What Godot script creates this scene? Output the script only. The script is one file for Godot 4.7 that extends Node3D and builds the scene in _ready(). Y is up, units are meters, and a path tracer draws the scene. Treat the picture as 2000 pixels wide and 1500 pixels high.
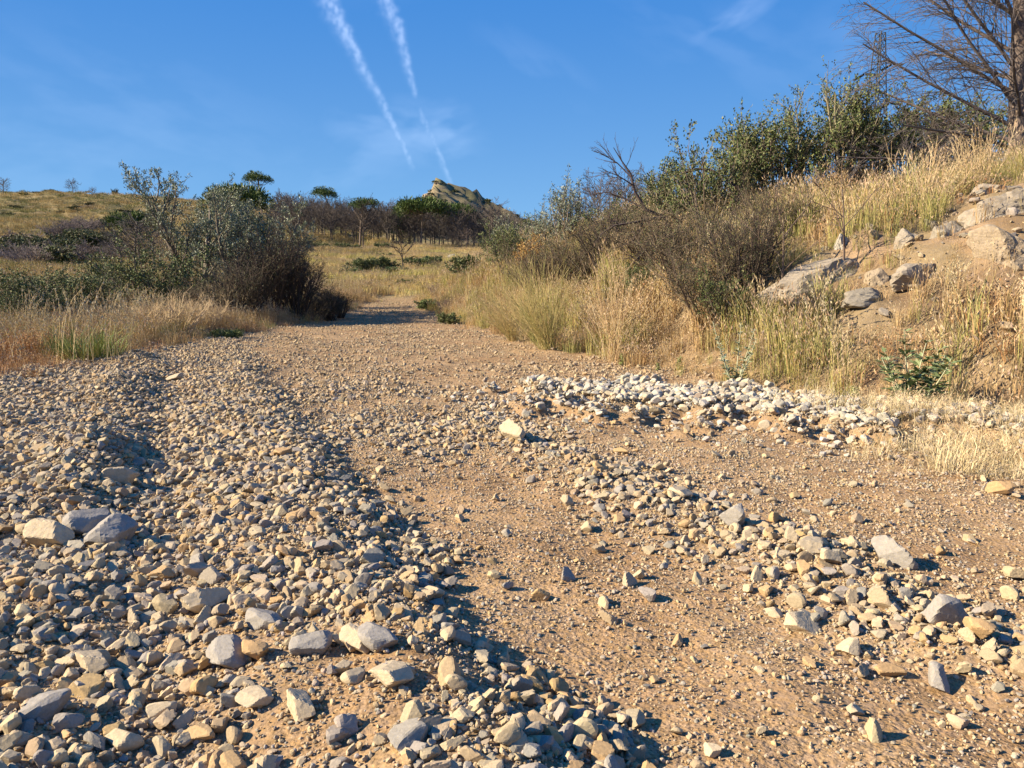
extends Node3D
# A stony track through dry scrub. x runs right, "d" is metres ahead of the camera (z = -d), y is up.

var rng := RandomNumberGenerator.new()
var n1 := FastNoiseLite.new()
var n2 := FastNoiseLite.new()
var taken := {}
var mats := {}

# ---------------------------------------------------------------- mesh buffer
class Buf:
	var v := PackedVector3Array()
	var n := PackedVector3Array()
	var c := PackedColorArray()
	var idx := PackedInt32Array()

	func tri(a: Vector3, b: Vector3, d: Vector3, col: Color) -> void:
		var nn := (d - a).cross(b - a).normalized()
		var s := v.size()
		v.append(a); v.append(b); v.append(d)
		n.append(nn); n.append(nn); n.append(nn)
		c.append(col); c.append(col); c.append(col)
		idx.append(s); idx.append(s + 1); idx.append(s + 2)

	func leaf(p: Vector3, dir: Vector3, side: Vector3, length: float, width: float, col: Color) -> void:
		var w := side * width * 0.5
		var m := p + dir * length * 0.45
		var e := p + dir * length
		var nn := dir.cross(side).normalized()
		var s := v.size()
		v.append(p); v.append(m + w); v.append(e); v.append(m - w)
		for k in 4:
			n.append(nn); c.append(col)
		idx.append(s); idx.append(s + 1); idx.append(s + 2)
		idx.append(s); idx.append(s + 2); idx.append(s + 3)

	# a grass blade that bends over: a quad and a tip
	func blade(p: Vector3, dir: Vector3, bend: Vector3, length: float, width: float, col: Color) -> Vector3:
		var side := Vector3(dir.z, 0, -dir.x)
		if side.length() < 0.01:
			side = Vector3(1, 0, 0)
		side = side.normalized() * width * 0.5
		var m := p + dir * length * 0.55
		var e := m + (dir + bend).normalized() * length * 0.45
		var nn := dir.cross(side).normalized()
		var s := v.size()
		v.append(p - side); v.append(p + side); v.append(m + side * 0.8); v.append(m - side * 0.8); v.append(e)
		for k in 5:
			n.append(nn); c.append(col)
		idx.append(s); idx.append(s + 1); idx.append(s + 2)
		idx.append(s); idx.append(s + 2); idx.append(s + 3)
		idx.append(s + 3); idx.append(s + 2); idx.append(s + 4)
		return e

	func tube(pts: Array, r0: float, r1: float, sides: int, col: Color) -> void:
		var s := v.size()
		var last := pts.size() - 1
		for i in pts.size():
			var t: Vector3 = pts[mini(i + 1, last)] - pts[maxi(i - 1, 0)]
			t = t.normalized()
			var a := t.cross(Vector3(0.31, 0.17, 0.93))
			if a.length() < 0.05:
				a = t.cross(Vector3.RIGHT)
			a = a.normalized()
			var b := t.cross(a)
			var r := lerpf(r0, r1, float(i) / last)
			for k in sides:
				var w := TAU * k / sides
				var o := a * cos(w) + b * sin(w)
				v.append(pts[i] + o * r); n.append(o); c.append(col)
		for i in last:
			for k in sides:
				var q := s + i * sides + k
				var q2 := s + i * sides + (k + 1) % sides
				idx.append(q); idx.append(q + sides); idx.append(q2)
				idx.append(q2); idx.append(q + sides); idx.append(q2 + sides)

	func mesh(mat: Material) -> ArrayMesh:
		var a := []
		a.resize(Mesh.ARRAY_MAX)
		a[Mesh.ARRAY_VERTEX] = v
		a[Mesh.ARRAY_NORMAL] = n
		a[Mesh.ARRAY_COLOR] = c
		a[Mesh.ARRAY_INDEX] = idx
		var m := ArrayMesh.new()
		m.add_surface_from_arrays(Mesh.PRIMITIVE_TRIANGLES, a)
		m.surface_set_material(0, mat)
		return m

# ---------------------------------------------------------------- naming
func numbered(called: String) -> String:
	var k: int = taken.get(called, 0)
	taken[called] = k + 1
	return called if k == 0 else "%s_%03d" % [called, k]

func tag(o: Node, label: String, category: String, group := "", kind := "") -> void:
	o.set_meta("label", label)
	o.set_meta("category", category)
	if group:
		o.set_meta("group", group)
	if kind:
		o.set_meta("kind", kind)

func thing(called: String, label: String, category: String, at: Vector3, turn := 0.0, group := "") -> Node3D:
	var o := Node3D.new()
	o.name = numbered(called)
	add_child(o)
	o.position = at
	o.rotation.y = turn
	tag(o, label, category, group)
	return o

func part(called: String, mesh: Mesh, parent: Node3D, at := Vector3.ZERO) -> MeshInstance3D:
	var o := MeshInstance3D.new()
	o.name = called
	o.mesh = mesh
	o.position = at
	parent.add_child(o, true)
	return o

func copy(src: Node3D, label: String, at: Vector3, turn: float, size: Vector3, group := "") -> Node3D:
	var o: Node3D = src.duplicate()
	o.name = numbered(str(src.name).rstrip("0123456789").rstrip("_") if str(src.name).right(3).is_valid_int() else str(src.name))
	add_child(o)
	o.position = at
	o.rotation = Vector3(0, turn, 0)
	o.scale = size
	o.set_meta("label", label)
	if group:
		o.set_meta("group", group)
	return o

func scatter(parent: Node3D, called: String, mesh: Mesh, xf: Array, cols: Array) -> void:
	if xf.is_empty():
		return
	var mm := MultiMesh.new()
	mm.transform_format = MultiMesh.TRANSFORM_3D
	mm.use_colors = true
	mm.mesh = mesh
	mm.instance_count = xf.size()
	for i in xf.size():
		mm.set_instance_transform(i, xf[i])
		mm.set_instance_color(i, cols[i])
	var o := MultiMeshInstance3D.new()
	o.name = called
	o.multimesh = mm
	parent.add_child(o, true)

func stuff(called: String, label: String, category: String) -> Node3D:
	var o := Node3D.new()
	o.name = called
	add_child(o)
	tag(o, label, category, "", "stuff")
	return o

# ---------------------------------------------------------------- small maths
func rv() -> Vector3:
	return Vector3(rng.randfn(), rng.randfn(), rng.randfn()).normalized()

func rr(a: float, b: float) -> float:
	return rng.randf_range(a, b)

func gauss(x: float, w: float) -> float:
	return exp(-x * x / (w * w))

func ss(a: float, b: float, x: float) -> float:
	return smoothstep(a, b, x)

func tint(c: Color, amount: float) -> Color:
	var k := 1.0 + rr(-amount, amount)
	return Color(c.r * k * (1 + rr(-0.04, 0.04)), c.g * k, c.b * k * (1 + rr(-0.06, 0.06)))

func pick(a: Array):
	return a[rng.randi() % a.size()]

# ---------------------------------------------------------------- terrain
const TOE := [Vector2(20, 2), Vector2(9, 6.3), Vector2(5.6, 8.5), Vector2(3.6, 10), Vector2(2.0, 14), Vector2(0, 20), Vector2(-1.9, 27), Vector2(-4.0, 37), Vector2(-5.0, 50), Vector2(2, 85), Vector2(30, 200), Vector2(120, 600), Vector2(300, 1300)]
const PROFILE := [Vector2(-40, 0), Vector2(8, 0), Vector2(30, 0.33), Vector2(40, 0.7), Vector2(52, 1.6), Vector2(130, 7.6), Vector2(200, 11), Vector2(300, 16), Vector2(2000, 60)]

func toe(x: float, d: float) -> float:   # metres up the bank from its foot, negative on the track
	var best := 1e9
	var sgn := 1.0
	for i in TOE.size() - 1:
		var a: Vector2 = TOE[i]
		var e: Vector2 = TOE[i + 1] - a
		var px := x - a.x
		var py := d - a.y
		var t := clampf((px * e.x + py * e.y) / e.length_squared(), 0, 1)
		var dx := px - e.x * t
		var dy := py - e.y * t
		var q := dx * dx + dy * dy
		if q < best:
			best = q
			sgn = -1.0 if e.x * py - e.y * px > 0 else 1.0
	return sgn * sqrt(best)

func left_edge(d: float) -> float:
	return -7.1 + n1.get_noise_2d(d * 22.0, 7.0) * 0.9 - ss(46, 70, d) * 4.0

func profile(d: float) -> float:
	for i in PROFILE.size() - 1:
		var b: Vector2 = PROFILE[i + 1]
		if d < b.x:
			var a: Vector2 = PROFILE[i]
			return lerpf(a.y, b.y, (d - a.x) / (b.x - a.x))
	return 60.0

func height(x: float, d: float) -> float:
	var h := profile(d)
	if d > 25:
		h = (h + profile(d - 5) + profile(d + 5)) / 3.0
	var q := -5.0
	if x > -9.0:
		q = toe(x, d)
	if q > 0:
		var k := 3.8 * (1.0 - exp(-pow(q / 3.6, 1.1)))
		h += k * (1.0 - ss(30, 70, d) * 0.7) + n1.get_noise_2d(x * 55, d * 55) * 0.35 * minf(q, 1.0) + n2.get_noise_2d(x * 60, d * 60) * 0.12 * minf(q, 1.0)
	var e := left_edge(d) - x
	if e > 0:
		h += 0.16 * ss(0, 0.8, e) + n1.get_noise_2d(x * 30, d * 30) * 0.25 * minf(e * 0.3, 1.0)
	if d > 60:
		var ridge := 0.0
		if x < 0:
			ridge = 14.0 * ss(0, -95, x) + 2.0 * ss(-95, -150, x) - 1.5 * ss(-150, -260, x)
		h += ridge * ss(75, 250, d) + n1.get_noise_2d(x * 4, d * 4) * 2.2 * ss(60, 160, d)
	if d > 36:
		h += n1.get_noise_2d(x * 14 + 50, d * 14) * 0.45 * ss(36, 60, d)
	if d < 34 and q < 0.6 and e < 0.3:
		h += relief(x, d)
	return h

func relief(x: float, d: float) -> float:   # wheel ruts and the windrows of loose stone between them
	var s := x + 0.42 * d
	var wob := n1.get_noise_2d(x * 45, d * 45)
	s += wob * 0.22
	var near := 1.0 - ss(9, 20, d)
	var h := 0.085 * ss(1.35, 0.85, s) + 0.05 * gauss(s - 0.7, 0.28)
	h += 0.05 * gauss(s - 3.0, 0.35) * (1.0 - ss(7, 10, d))
	h += 0.15 * gauss(s + 0.85, 0.34) * clampf(0.55 + 1.6 * n1.get_noise_2d(d * 40, 90.0), 0, 1.2)
	h -= 0.07 * gauss(s + 0.25, 0.28)
	h += 0.06 * gauss(s + 2.3, 0.4) * clampf(0.5 + 1.5 * n1.get_noise_2d(d * 40, 40.0), 0, 1)
	h *= near
	h += 0.10 * near * ss(-3.0, -6.5, x) * 0.6
	h += pile(x, d) * 0.16
	# a shallow bowl where the far track crosses the dip
	h -= 0.12 * gauss(d - 28, 5.0) * gauss(x + 5.0, 2.5)
	h += n2.get_noise_2d(x * 55, d * 55) * 0.045 + n2.get_noise_2d(x * 190, d * 190) * 0.022
	return h

func pile(x: float, d: float) -> float:   # heap of pale stone along the foot of the bank
	var a := Vector2(0.9, 9.4)
	var b := Vector2(5.3, 6.6)
	var e := b - a
	var t := clampf((Vector2(x, d) - a).dot(e) / e.length_squared(), 0, 1)
	var off := Vector2(x, d) - (a + e * t)
	var w := 0.75 + 0.25 * sin(t * 7.0) + 0.25 * t
	return 1.0 - ss(w * 0.55, w * 1.25, off.length() + n1.get_noise_2d(x * 90, d * 90) * 0.9 + n2.get_noise_2d(x * 160, d * 160) * 0.5)

func stray(x: float, d: float) -> float:   # stones that have rolled off the heap
	var a := Vector2(0.9, 9.4)
	var e := Vector2(4.4, -2.8)
	var t := clampf((Vector2(x, d) - a).dot(e) / e.length_squared(), 0, 1)
	return 1.0 - ss(0.5, 2.0, (Vector2(x, d) - (a + e * t)).length())

func at(x: float, d: float, sink := 0.0) -> Vector3:
	return Vector3(x, height(x, d) - sink, -d)

func up(x: float, d: float) -> Vector3:
	var e := 0.08
	return Vector3(height(x - e, d) - height(x + e, d), 2 * e, -(height(x, d - e) - height(x, d + e))).normalized()

func stand(x: float, d: float, turn: float, size: Vector3, sink := 0.0) -> Transform3D:
	return Transform3D(Basis(Vector3.UP, turn).scaled_local(size), at(x, d, sink))

func on_slope(x: float, d: float, turn: float, size: float) -> Transform3D:
	var u := up(x, d)
	var f := u.cross(Vector3(cos(turn), 0, sin(turn))).normalized()
	return Transform3D(Basis(f.cross(u) * size * -1.0, u * size, f * size), at(x, d))

# ---------------------------------------------------------------- materials
func grain(px: int, freq: float, low: float, high: float, warm: float, sd: int, specks := 0.0) -> ImageTexture:
	var f := FastNoiseLite.new()
	f.seed = sd
	f.frequency = freq
	f.fractal_octaves = 5
	var a := f.get_seamless_image(px, px)
	f.seed = sd + 9
	f.frequency = freq * 9
	var b := f.get_seamless_image(px, px)
	var im := Image.create(px, px, false, Image.FORMAT_RGB8)
	for y in px:
		for x in px:
			var g := lerpf(low, high, clampf(a.get_pixel(x, y).r * 0.6 + b.get_pixel(x, y).r * 0.4, 0, 1))
			if specks > 0 and b.get_pixel(x, y).r > 1.0 - specks:
				g = minf(g * 1.15, 1.0)
			elif specks > 0 and b.get_pixel(x, y).r < specks:
				g *= 0.72
			var w := (a.get_pixel((x * 3) % px, (y * 3) % px).r - 0.5) * warm
			im.set_pixel(x, y, Color(clampf(g * (1 + w * 0.3), 0, 1), g, clampf(g * (1 - w), 0, 1)))
	im.generate_mipmaps()
	return ImageTexture.create_from_image(im)

func bumps(px: int, freq: float, strength: float, sd: int) -> ImageTexture:
	var f := FastNoiseLite.new()
	f.seed = sd
	f.frequency = freq
	f.fractal_octaves = 5
	var a := f.get_seamless_image(px, px)
	a.convert(Image.FORMAT_RGBA8)
	a.bump_map_to_normal_map(strength)
	return ImageTexture.create_from_image(a)

func earth_material(tex: Texture2D, nrm: Texture2D, tile: float, world: bool, rough := 0.95) -> StandardMaterial3D:
	var m := StandardMaterial3D.new()
	m.vertex_color_use_as_albedo = true
	m.albedo_texture = tex
	m.roughness = rough
	m.metallic_specular = 0.25
	m.uv1_triplanar = true
	m.uv1_world_triplanar = world
	m.uv1_scale = Vector3.ONE / tile
	if nrm:
		m.normal_enabled = true
		m.normal_texture = nrm
		m.normal_scale = 0.6
	return m

func plant_material(back: float, rough := 0.75) -> StandardMaterial3D:
	var m := StandardMaterial3D.new()
	m.vertex_color_use_as_albedo = true
	m.roughness = rough
	m.metallic_specular = 0.3
	m.cull_mode = BaseMaterial3D.CULL_DISABLED
	if back > 0:
		m.backlight_enabled = true
		m.backlight = Color(back, back, back * 0.6)
	return m

# ---------------------------------------------------------------- stones
func ico(level: int) -> Array:
	var t := (1.0 + sqrt(5.0)) / 2.0
	var vs := []
	for p in [[-1, t, 0], [1, t, 0], [-1, -t, 0], [1, -t, 0], [0, -1, t], [0, 1, t], [0, -1, -t], [0, 1, -t], [t, 0, -1], [t, 0, 1], [-t, 0, -1], [-t, 0, 1]]:
		vs.append(Vector3(p[0], p[1], p[2]).normalized())
	var fs := [[0, 11, 5], [0, 5, 1], [0, 1, 7], [0, 7, 10], [0, 10, 11], [1, 5, 9], [5, 11, 4], [11, 10, 2], [10, 7, 6], [7, 1, 8], [3, 9, 4], [3, 4, 2], [3, 2, 6], [3, 6, 8], [3, 8, 9], [4, 9, 5], [2, 4, 11], [6, 2, 10], [8, 6, 7], [9, 8, 1]]
	for l in level:
		var mid := {}
		var out := []
		for f in fs:
			var m := []
			for k in 3:
				var i: int = mini(f[k], f[(k + 1) % 3])
				var j: int = maxi(f[k], f[(k + 1) % 3])
				var key := i * 100000 + j
				if not mid.has(key):
					mid[key] = vs.size()
					vs.append((vs[i] + vs[j]).normalized())
				m.append(mid[key])
			out.append([f[0], m[0], m[2]]); out.append([f[1], m[1], m[0]]); out.append([f[2], m[2], m[1]]); out.append([m[0], m[1], m[2]])
		fs = out
	return [vs, fs]

func stone_points(vs: Array, planes: int, lo: float, hi: float, rough: float, shape: Vector3) -> Array:
	var ns := []
	for i in planes:
		ns.append([rv(), rr(lo, hi)])
	var off := rv() * 100.0
	var out := []
	for v in vs:
		var r := 1.15
		for q in ns:
			var c: float = v.dot(q[0])
			if c > 0.05:
				r = minf(r, q[1] / c)
		r *= 1.0 + rough * n2.get_noise_3dv(v * 90.0 + off) + rough * 0.5 * n2.get_noise_3dv(v * 260.0 + off)
		out.append(v * r * 0.55 * shape)
	return out

# flat faces where small, averaged normals where smooth is set (edges then read as worn)
func stone_into(b: Buf, level: Array, pts: Array, smooth: bool, xf: Transform3D, col: Color) -> void:
	if not smooth:
		for f in level[1]:
			b.tri(xf * pts[f[0]], xf * pts[f[2]], xf * pts[f[1]], col)
		return
	var ns := []
	for p in pts:
		ns.append(Vector3.ZERO)
	for f in level[1]:
		var nn: Vector3 = (pts[f[1]] - pts[f[0]]).cross(pts[f[2]] - pts[f[0]])
		for k in f:
			ns[k] += nn
	var s := b.v.size()
	for i in pts.size():
		b.v.append(xf * pts[i]); b.n.append((xf.basis * ns[i]).normalized()); b.c.append(col)
	for f in level[1]:
		b.idx.append(s + f[0]); b.idx.append(s + f[2]); b.idx.append(s + f[1])

const STONE := [Color(0.57, 0.45, 0.29), Color(0.51, 0.40, 0.26), Color(0.48, 0.39, 0.27), Color(0.55, 0.435, 0.28), Color(0.41, 0.355, 0.28), Color(0.35, 0.315, 0.27), Color(0.53, 0.365, 0.19), Color(0.46, 0.345, 0.215)]
const PALE := [Color(0.60, 0.53, 0.42), Color(0.55, 0.49, 0.39), Color(0.58, 0.48, 0.34), Color(0.46, 0.43, 0.37), Color(0.62, 0.56, 0.46), Color(0.52, 0.40, 0.26)]

# ================================================================ scene
func _ready() -> void:
	rng.seed = 20
	n1.seed = 4
	n1.frequency = 0.01
	n1.fractal_octaves = 3
	n2.seed = 11
	n2.frequency = 0.01
	n2.fractal_octaves = 2
	# camera
	var cam := Camera3D.new()
	cam.name = "camera"
	cam.fov = 53.0
	cam.near = 0.05
	cam.far = 4000
	cam.position = Vector3(0, 1.4, 0)
	cam.rotation_degrees = Vector3(-7.2, 0, 0)
	add_child(cam)
	cam.current = true
	# sky and sun
	var sky_mat := ProceduralSkyMaterial.new()
	sky_mat.sky_top_color = Color(0.085, 0.345, 0.61)
	sky_mat.sky_horizon_color = Color(0.43, 0.59, 0.71)
	sky_mat.sky_curve = 0.14
	sky_mat.ground_bottom_color = Color(0.42, 0.36, 0.28)
	sky_mat.ground_horizon_color = Color(0.43, 0.59, 0.71)
	sky_mat.ground_curve = 0.02
	sky_mat.sky_cover = clouds()
	sky_mat.sky_cover_modulate = Color(0.56, 0.58, 0.60)
	var env := Environment.new()
	env.background_mode = Environment.BG_SKY
	env.sky = Sky.new()
	env.sky.sky_material = sky_mat
	env.background_energy_multiplier = 0.78
	env.tonemap_mode = Environment.TONE_MAPPER_LINEAR
	env.tonemap_exposure = 2.65
	env.sdfgi_enabled = true
	env.ssao_enabled = true
	env.ssil_enabled = true
	var we := WorldEnvironment.new()
	we.name = "world"
	we.environment = env
	add_child(we)
	var sun := DirectionalLight3D.new()
	sun.name = "sun"
	sun.light_color = Color(1.0, 0.93, 0.81)
	sun.light_energy = 1.55
	sun.light_angular_distance = 0.53
	sun.shadow_enabled = true
	var sun_el := deg_to_rad(29.0)
	var sun_az := deg_to_rad(-98.0)   # left of the view, a shade behind the camera
	var from_sun := Vector3(sin(sun_az) * cos(sun_el), sin(sun_el), -cos(sun_az) * cos(sun_el))
	add_child(sun)
	sun.look_at_from_position(from_sun * 50, Vector3.ZERO)
	# materials
	mats.ground = earth_material(grain(1024, 0.012, 0.62, 1.0, 0.25, 3, 0.28), bumps(1024, 0.05, 9.0, 5), 1.7, true)
	mats.stone = earth_material(grain(512, 0.012, 0.72, 1.0, 0.16, 21, 0.25), bumps(512, 0.03, 5.0, 8), 0.9, false, 0.9)
	mats.rock = earth_material(grain(512, 0.02, 0.6, 1.0, 0.2, 31, 0.27), bumps(512, 0.03, 10.0, 18), 0.8, false, 0.9)
	mats.straw = plant_material(0.35)
	mats.leaf = plant_material(0.22, 0.6)
	mats.bark = plant_material(0.0, 0.9)
	mats.metal = StandardMaterial3D.new()
	mats.metal.albedo_color = Color(0.22, 0.235, 0.25)
	mats.metal.metallic = 0.4
	mats.metal.roughness = 0.6
	mats.glass = StandardMaterial3D.new()
	mats.glass.albedo_color = Color(0.16, 0.17, 0.19)
	mats.glass.roughness = 0.25
	build_ground()
	build_far_hill()
	build_bank_rocks()
	build_stones()
	build_gravel()
	build_grass()
	build_plants()
	build_pylon()

# ---------------------------------------------------------------- thin clouds and two vapour trails
func trail(im: Image, pts: Array, sd: int) -> void:   # pts: [azimuth, elevation, width in degrees, strength]
	var w := im.get_width()
	var per := w / 360.0
	var f := FastNoiseLite.new()
	f.seed = sd
	f.frequency = 0.09
	for i in pts.size() - 1:
		var a: Array = pts[i]
		var b: Array = pts[i + 1]
		var steps := int(Vector2(b[0] - a[0], b[1] - a[1]).length() * per * 2.0) + 1
		for k in steps:
			var t := float(k) / steps
			var az := lerpf(a[0], b[0], t)
			var el := lerpf(a[1], b[1], t)
			var wd := lerpf(a[2], b[2], t) * per
			var st := lerpf(a[3], b[3], t)
			var cx := az * per
			var cy := (90.0 - el) * per
			cx += f.get_noise_2d(cy * 1.1, 30.0) * wd * 0.35
			for px in range(int(cx - wd * 2.2), int(cx + wd * 2.2) + 1):
				var dx := (px - cx) / wd
				dx = dx * (0.7 if dx < 0 else 1.5)
				var y := int(cy)
				var g := exp(-dx * dx * 2.6) * st * clampf(0.75 + 0.9 * f.get_noise_2d(px * 2.0, y * 1.4), 0.15, 1.2)
				var wx := posmod(px, w)
				var old := im.get_pixel(wx, y).a
				im.set_pixel(wx, y, Color(1, 0.98, 0.96, maxf(old, clampf(g, 0, 1))))

func wisp(im: Image, az: float, el: float, ra: float, re: float, tilt: float, strength: float, sd: int) -> void:
	var per := im.get_width() / 360.0
	var f := FastNoiseLite.new()
	f.seed = sd
	f.frequency = 0.022
	f.fractal_octaves = 4
	var rmax := maxf(ra, re)
	for py in range(int((90 - el - rmax) * per), int((90 - el + rmax) * per)):
		for px in range(int((az - rmax) * per), int((az + rmax) * per)):
			var dx := px / per - az
			var dy := 90 - py / per - el
			var c := Vector2(dx, dy).rotated(-tilt)
			var r := Vector2(c.x / ra, c.y / re).length()
			if r < 1:
				var g := (1 - r) * clampf(0.45 + 1.7 * f.get_noise_2d(c.x * per * 0.55, c.y * per * 1.6), 0, 1) * strength
				var wx := posmod(px, im.get_width())
				var old := im.get_pixel(wx, py).a
				im.set_pixel(wx, py, Color(1, 0.98, 0.96, clampf(old + g, 0, 1)))

func clouds() -> ImageTexture:
	var im := Image.create(4096, 2048, false, Image.FORMAT_RGBA8)
	im.fill(Color(1, 0.98, 0.96, 0))
	wisp(im, -7.33, 10.93, 6.5, 2.6, -0.1, 0.22, 5)
	wisp(im, -4.78, 11.15, 2.6, 2.4, 0.3, 0.25, 15)
	wisp(im, -11.33, 8.93, 6, 3, 0.2, 0.10, 6)
	wisp(im, 15.37, 17.71, 3.6, 1.0, 0.42, 0.30, 7)
	wisp(im, 1.82, 15.20, 6, 2.0, -0.5, 0.08, 8)
	wisp(im, -25.96, 11.62, 14, 5, -0.2, 0.07, 9)
	wisp(im, -30.16, 8.20, 12, 4, 0.1, 0.07, 10)
	wisp(im, 23.91, 16.03, 6, 3, 0.1, 0.10, 12)
	for k in 26:   # the same thin cirrus all round
		wisp(im, -170.0 + k * 13.2, 14.0 + fposmod(k * 17.3, 40.0), 10, 3.5, sin(k * 2.1) * 0.4, 0.08, 40 + k)
	trail(im, [[-13.72, 21.41, 0.95, 0.5], [-12.62, 18.87, 0.9, 0.5], [-11.73, 17.26, 0.75, 0.5], [-10.57, 15.12, 0.5, 0.42], [-9.92, 14.02, 0.55, 0.26], [-9.27, 12.89, 0.4, 0.36], [-8.41, 11.24, 0.4, 0.38], [-7.79, 9.89, 0.35, 0.34], [-7.40, 9.10, 0.3, 0.28], [-7.16, 8.16, 0.4, 0.03]], 3)
	trail(im, [[-9.42, 21.72, 0.8, 0.5], [-8.71, 19.10, 0.75, 0.45], [-8.00, 17.60, 0.65, 0.45], [-7.60, 16.20, 0.45, 0.40], [-7.20, 14.44, 0.35, 0.36], [-6.86, 13.30, 0.25, 0.24], [-6.76, 12.87, 0.25, 0.0]], 4)
	trail(im, [[-6.58, 12.40, 0.3, 0.1], [-6.23, 11.47, 0.35, 0.36], [-5.70, 10.38, 0.35, 0.33], [-5.17, 9.25, 0.3, 0.26], [-4.78, 8.20, 0.25, 0.22], [-4.31, 7.25, 0.25, 0.12], [-4.09, 6.68, 0.2, 0.05]], 9)
	return ImageTexture.create_from_image(im)

# ---------------------------------------------------------------- ground
func ground_colour(x: float, d: float, h: float) -> Color:
	var q := toe(x, d) if x > -9 else -5.0
	var e := left_edge(d) - x
	var k := n1.get_noise_2d(x * 60, d * 60)
	var k2 := n2.get_noise_2d(x * 9 + 30, d * 9)
	var dirt := Color(0.50, 0.335, 0.185).lerp(Color(0.43, 0.27, 0.14), clampf(0.5 + k * 1.4, 0, 1))
	var litter := Color(0.36, 0.27, 0.155).lerp(Color(0.29, 0.195, 0.11), clampf(0.5 + k * 1.5, 0, 1))
	var meadow := Color(0.47, 0.37, 0.16).lerp(Color(0.38, 0.35, 0.12), clampf(0.4 + k2 * 2.2, 0, 1)).lerp(Color(0.50, 0.37, 0.20), clampf(k * 1.2, 0, 1))
	var hill := Color(0.37, 0.28, 0.125).lerp(Color(0.23, 0.22, 0.085), clampf(0.35 + n1.get_noise_2d(x * 5, d * 9) * 2.4 + k2, 0, 1)).lerp(Color(0.42, 0.31, 0.16), clampf(n1.get_noise_2d(x * 8 + 9, d * 14) * 2.0, 0, 1))
	var c := dirt
	var g := s_gravel(x, d)
	c = c.lerp(Color(0.42, 0.31, 0.19), g * 0.6)
	c = c.lerp(litter, ss(-0.2, 0.5, q + k * 0.6))
	c = c.lerp(Color(0.43, 0.295, 0.18), ss(0.8, 2.0, q) * ss(0.05, 0.3, n1.get_noise_2d(x * 40 + 5, d * 40)))
	c = c.lerp(litter, ss(-0.15, 0.3, e + k * 0.5))
	c = c.lerp(meadow, ss(36, 48, d + k * 6))
	c = c.lerp(hill, ss(90, 160, d + k2 * 40))
	return c

func build_ground() -> void:
	var xs := PackedFloat32Array()
	var ds := PackedFloat32Array()
	var x := 0.0
	var half := [0.0]
	while x < 900:
		x += 0.065 if x < 3.5 else maxf(0.065, 0.065 + (x - 3.5) * 0.035)
		half.append(x)
	for i in range(half.size() - 1, 0, -1):
		xs.append(-half[i])
	for v in half:
		xs.append(v)
	var d := -30.0
	while d < 1200:
		ds.append(d)
		if d < 1:
			d += clampf((1 - d) * 0.15, 0.1, 4)
		else:
			d += 0.06 if d < 5 else minf(0.06 + (d - 5) * 0.014, 20.0)
	var nx := xs.size()
	var nd := ds.size()
	print("ground grid ", nx, " x ", nd)
	var b := Buf.new()
	b.v.resize(nx * nd)
	b.n.resize(nx * nd)
	b.c.resize(nx * nd)
	var hs := PackedFloat32Array()
	hs.resize(nx * nd)
	for j in nd:
		for i in nx:
			var h := height(xs[i], ds[j])
			hs[j * nx + i] = h
			b.v[j * nx + i] = Vector3(xs[i], h, -ds[j])
			b.c[j * nx + i] = ground_colour(xs[i], ds[j], h)
	for j in nd:
		for i in nx:
			var i0 := maxi(i - 1, 0)
			var i1 := mini(i + 1, nx - 1)
			var j0 := maxi(j - 1, 0)
			var j1 := mini(j + 1, nd - 1)
			var sx := (hs[j * nx + i1] - hs[j * nx + i0]) / (xs[i1] - xs[i0])
			var sd := (hs[j1 * nx + i] - hs[j0 * nx + i]) / (ds[j1] - ds[j0])
			b.n[j * nx + i] = Vector3(-sx, 1, sd).normalized()
	for j in nd - 1:
		for i in nx - 1:
			var q := j * nx + i
			b.idx.append(q); b.idx.append(q + nx); b.idx.append(q + 1)
			b.idx.append(q + 1); b.idx.append(q + nx); b.idx.append(q + nx + 1)
	var o := MeshInstance3D.new()
	o.name = "ground"
	o.mesh = b.mesh(mats.ground)
	add_child(o)
	tag(o, "tan dirt track and dry grassy land rising to the hills", "ground", "", "structure")

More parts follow.
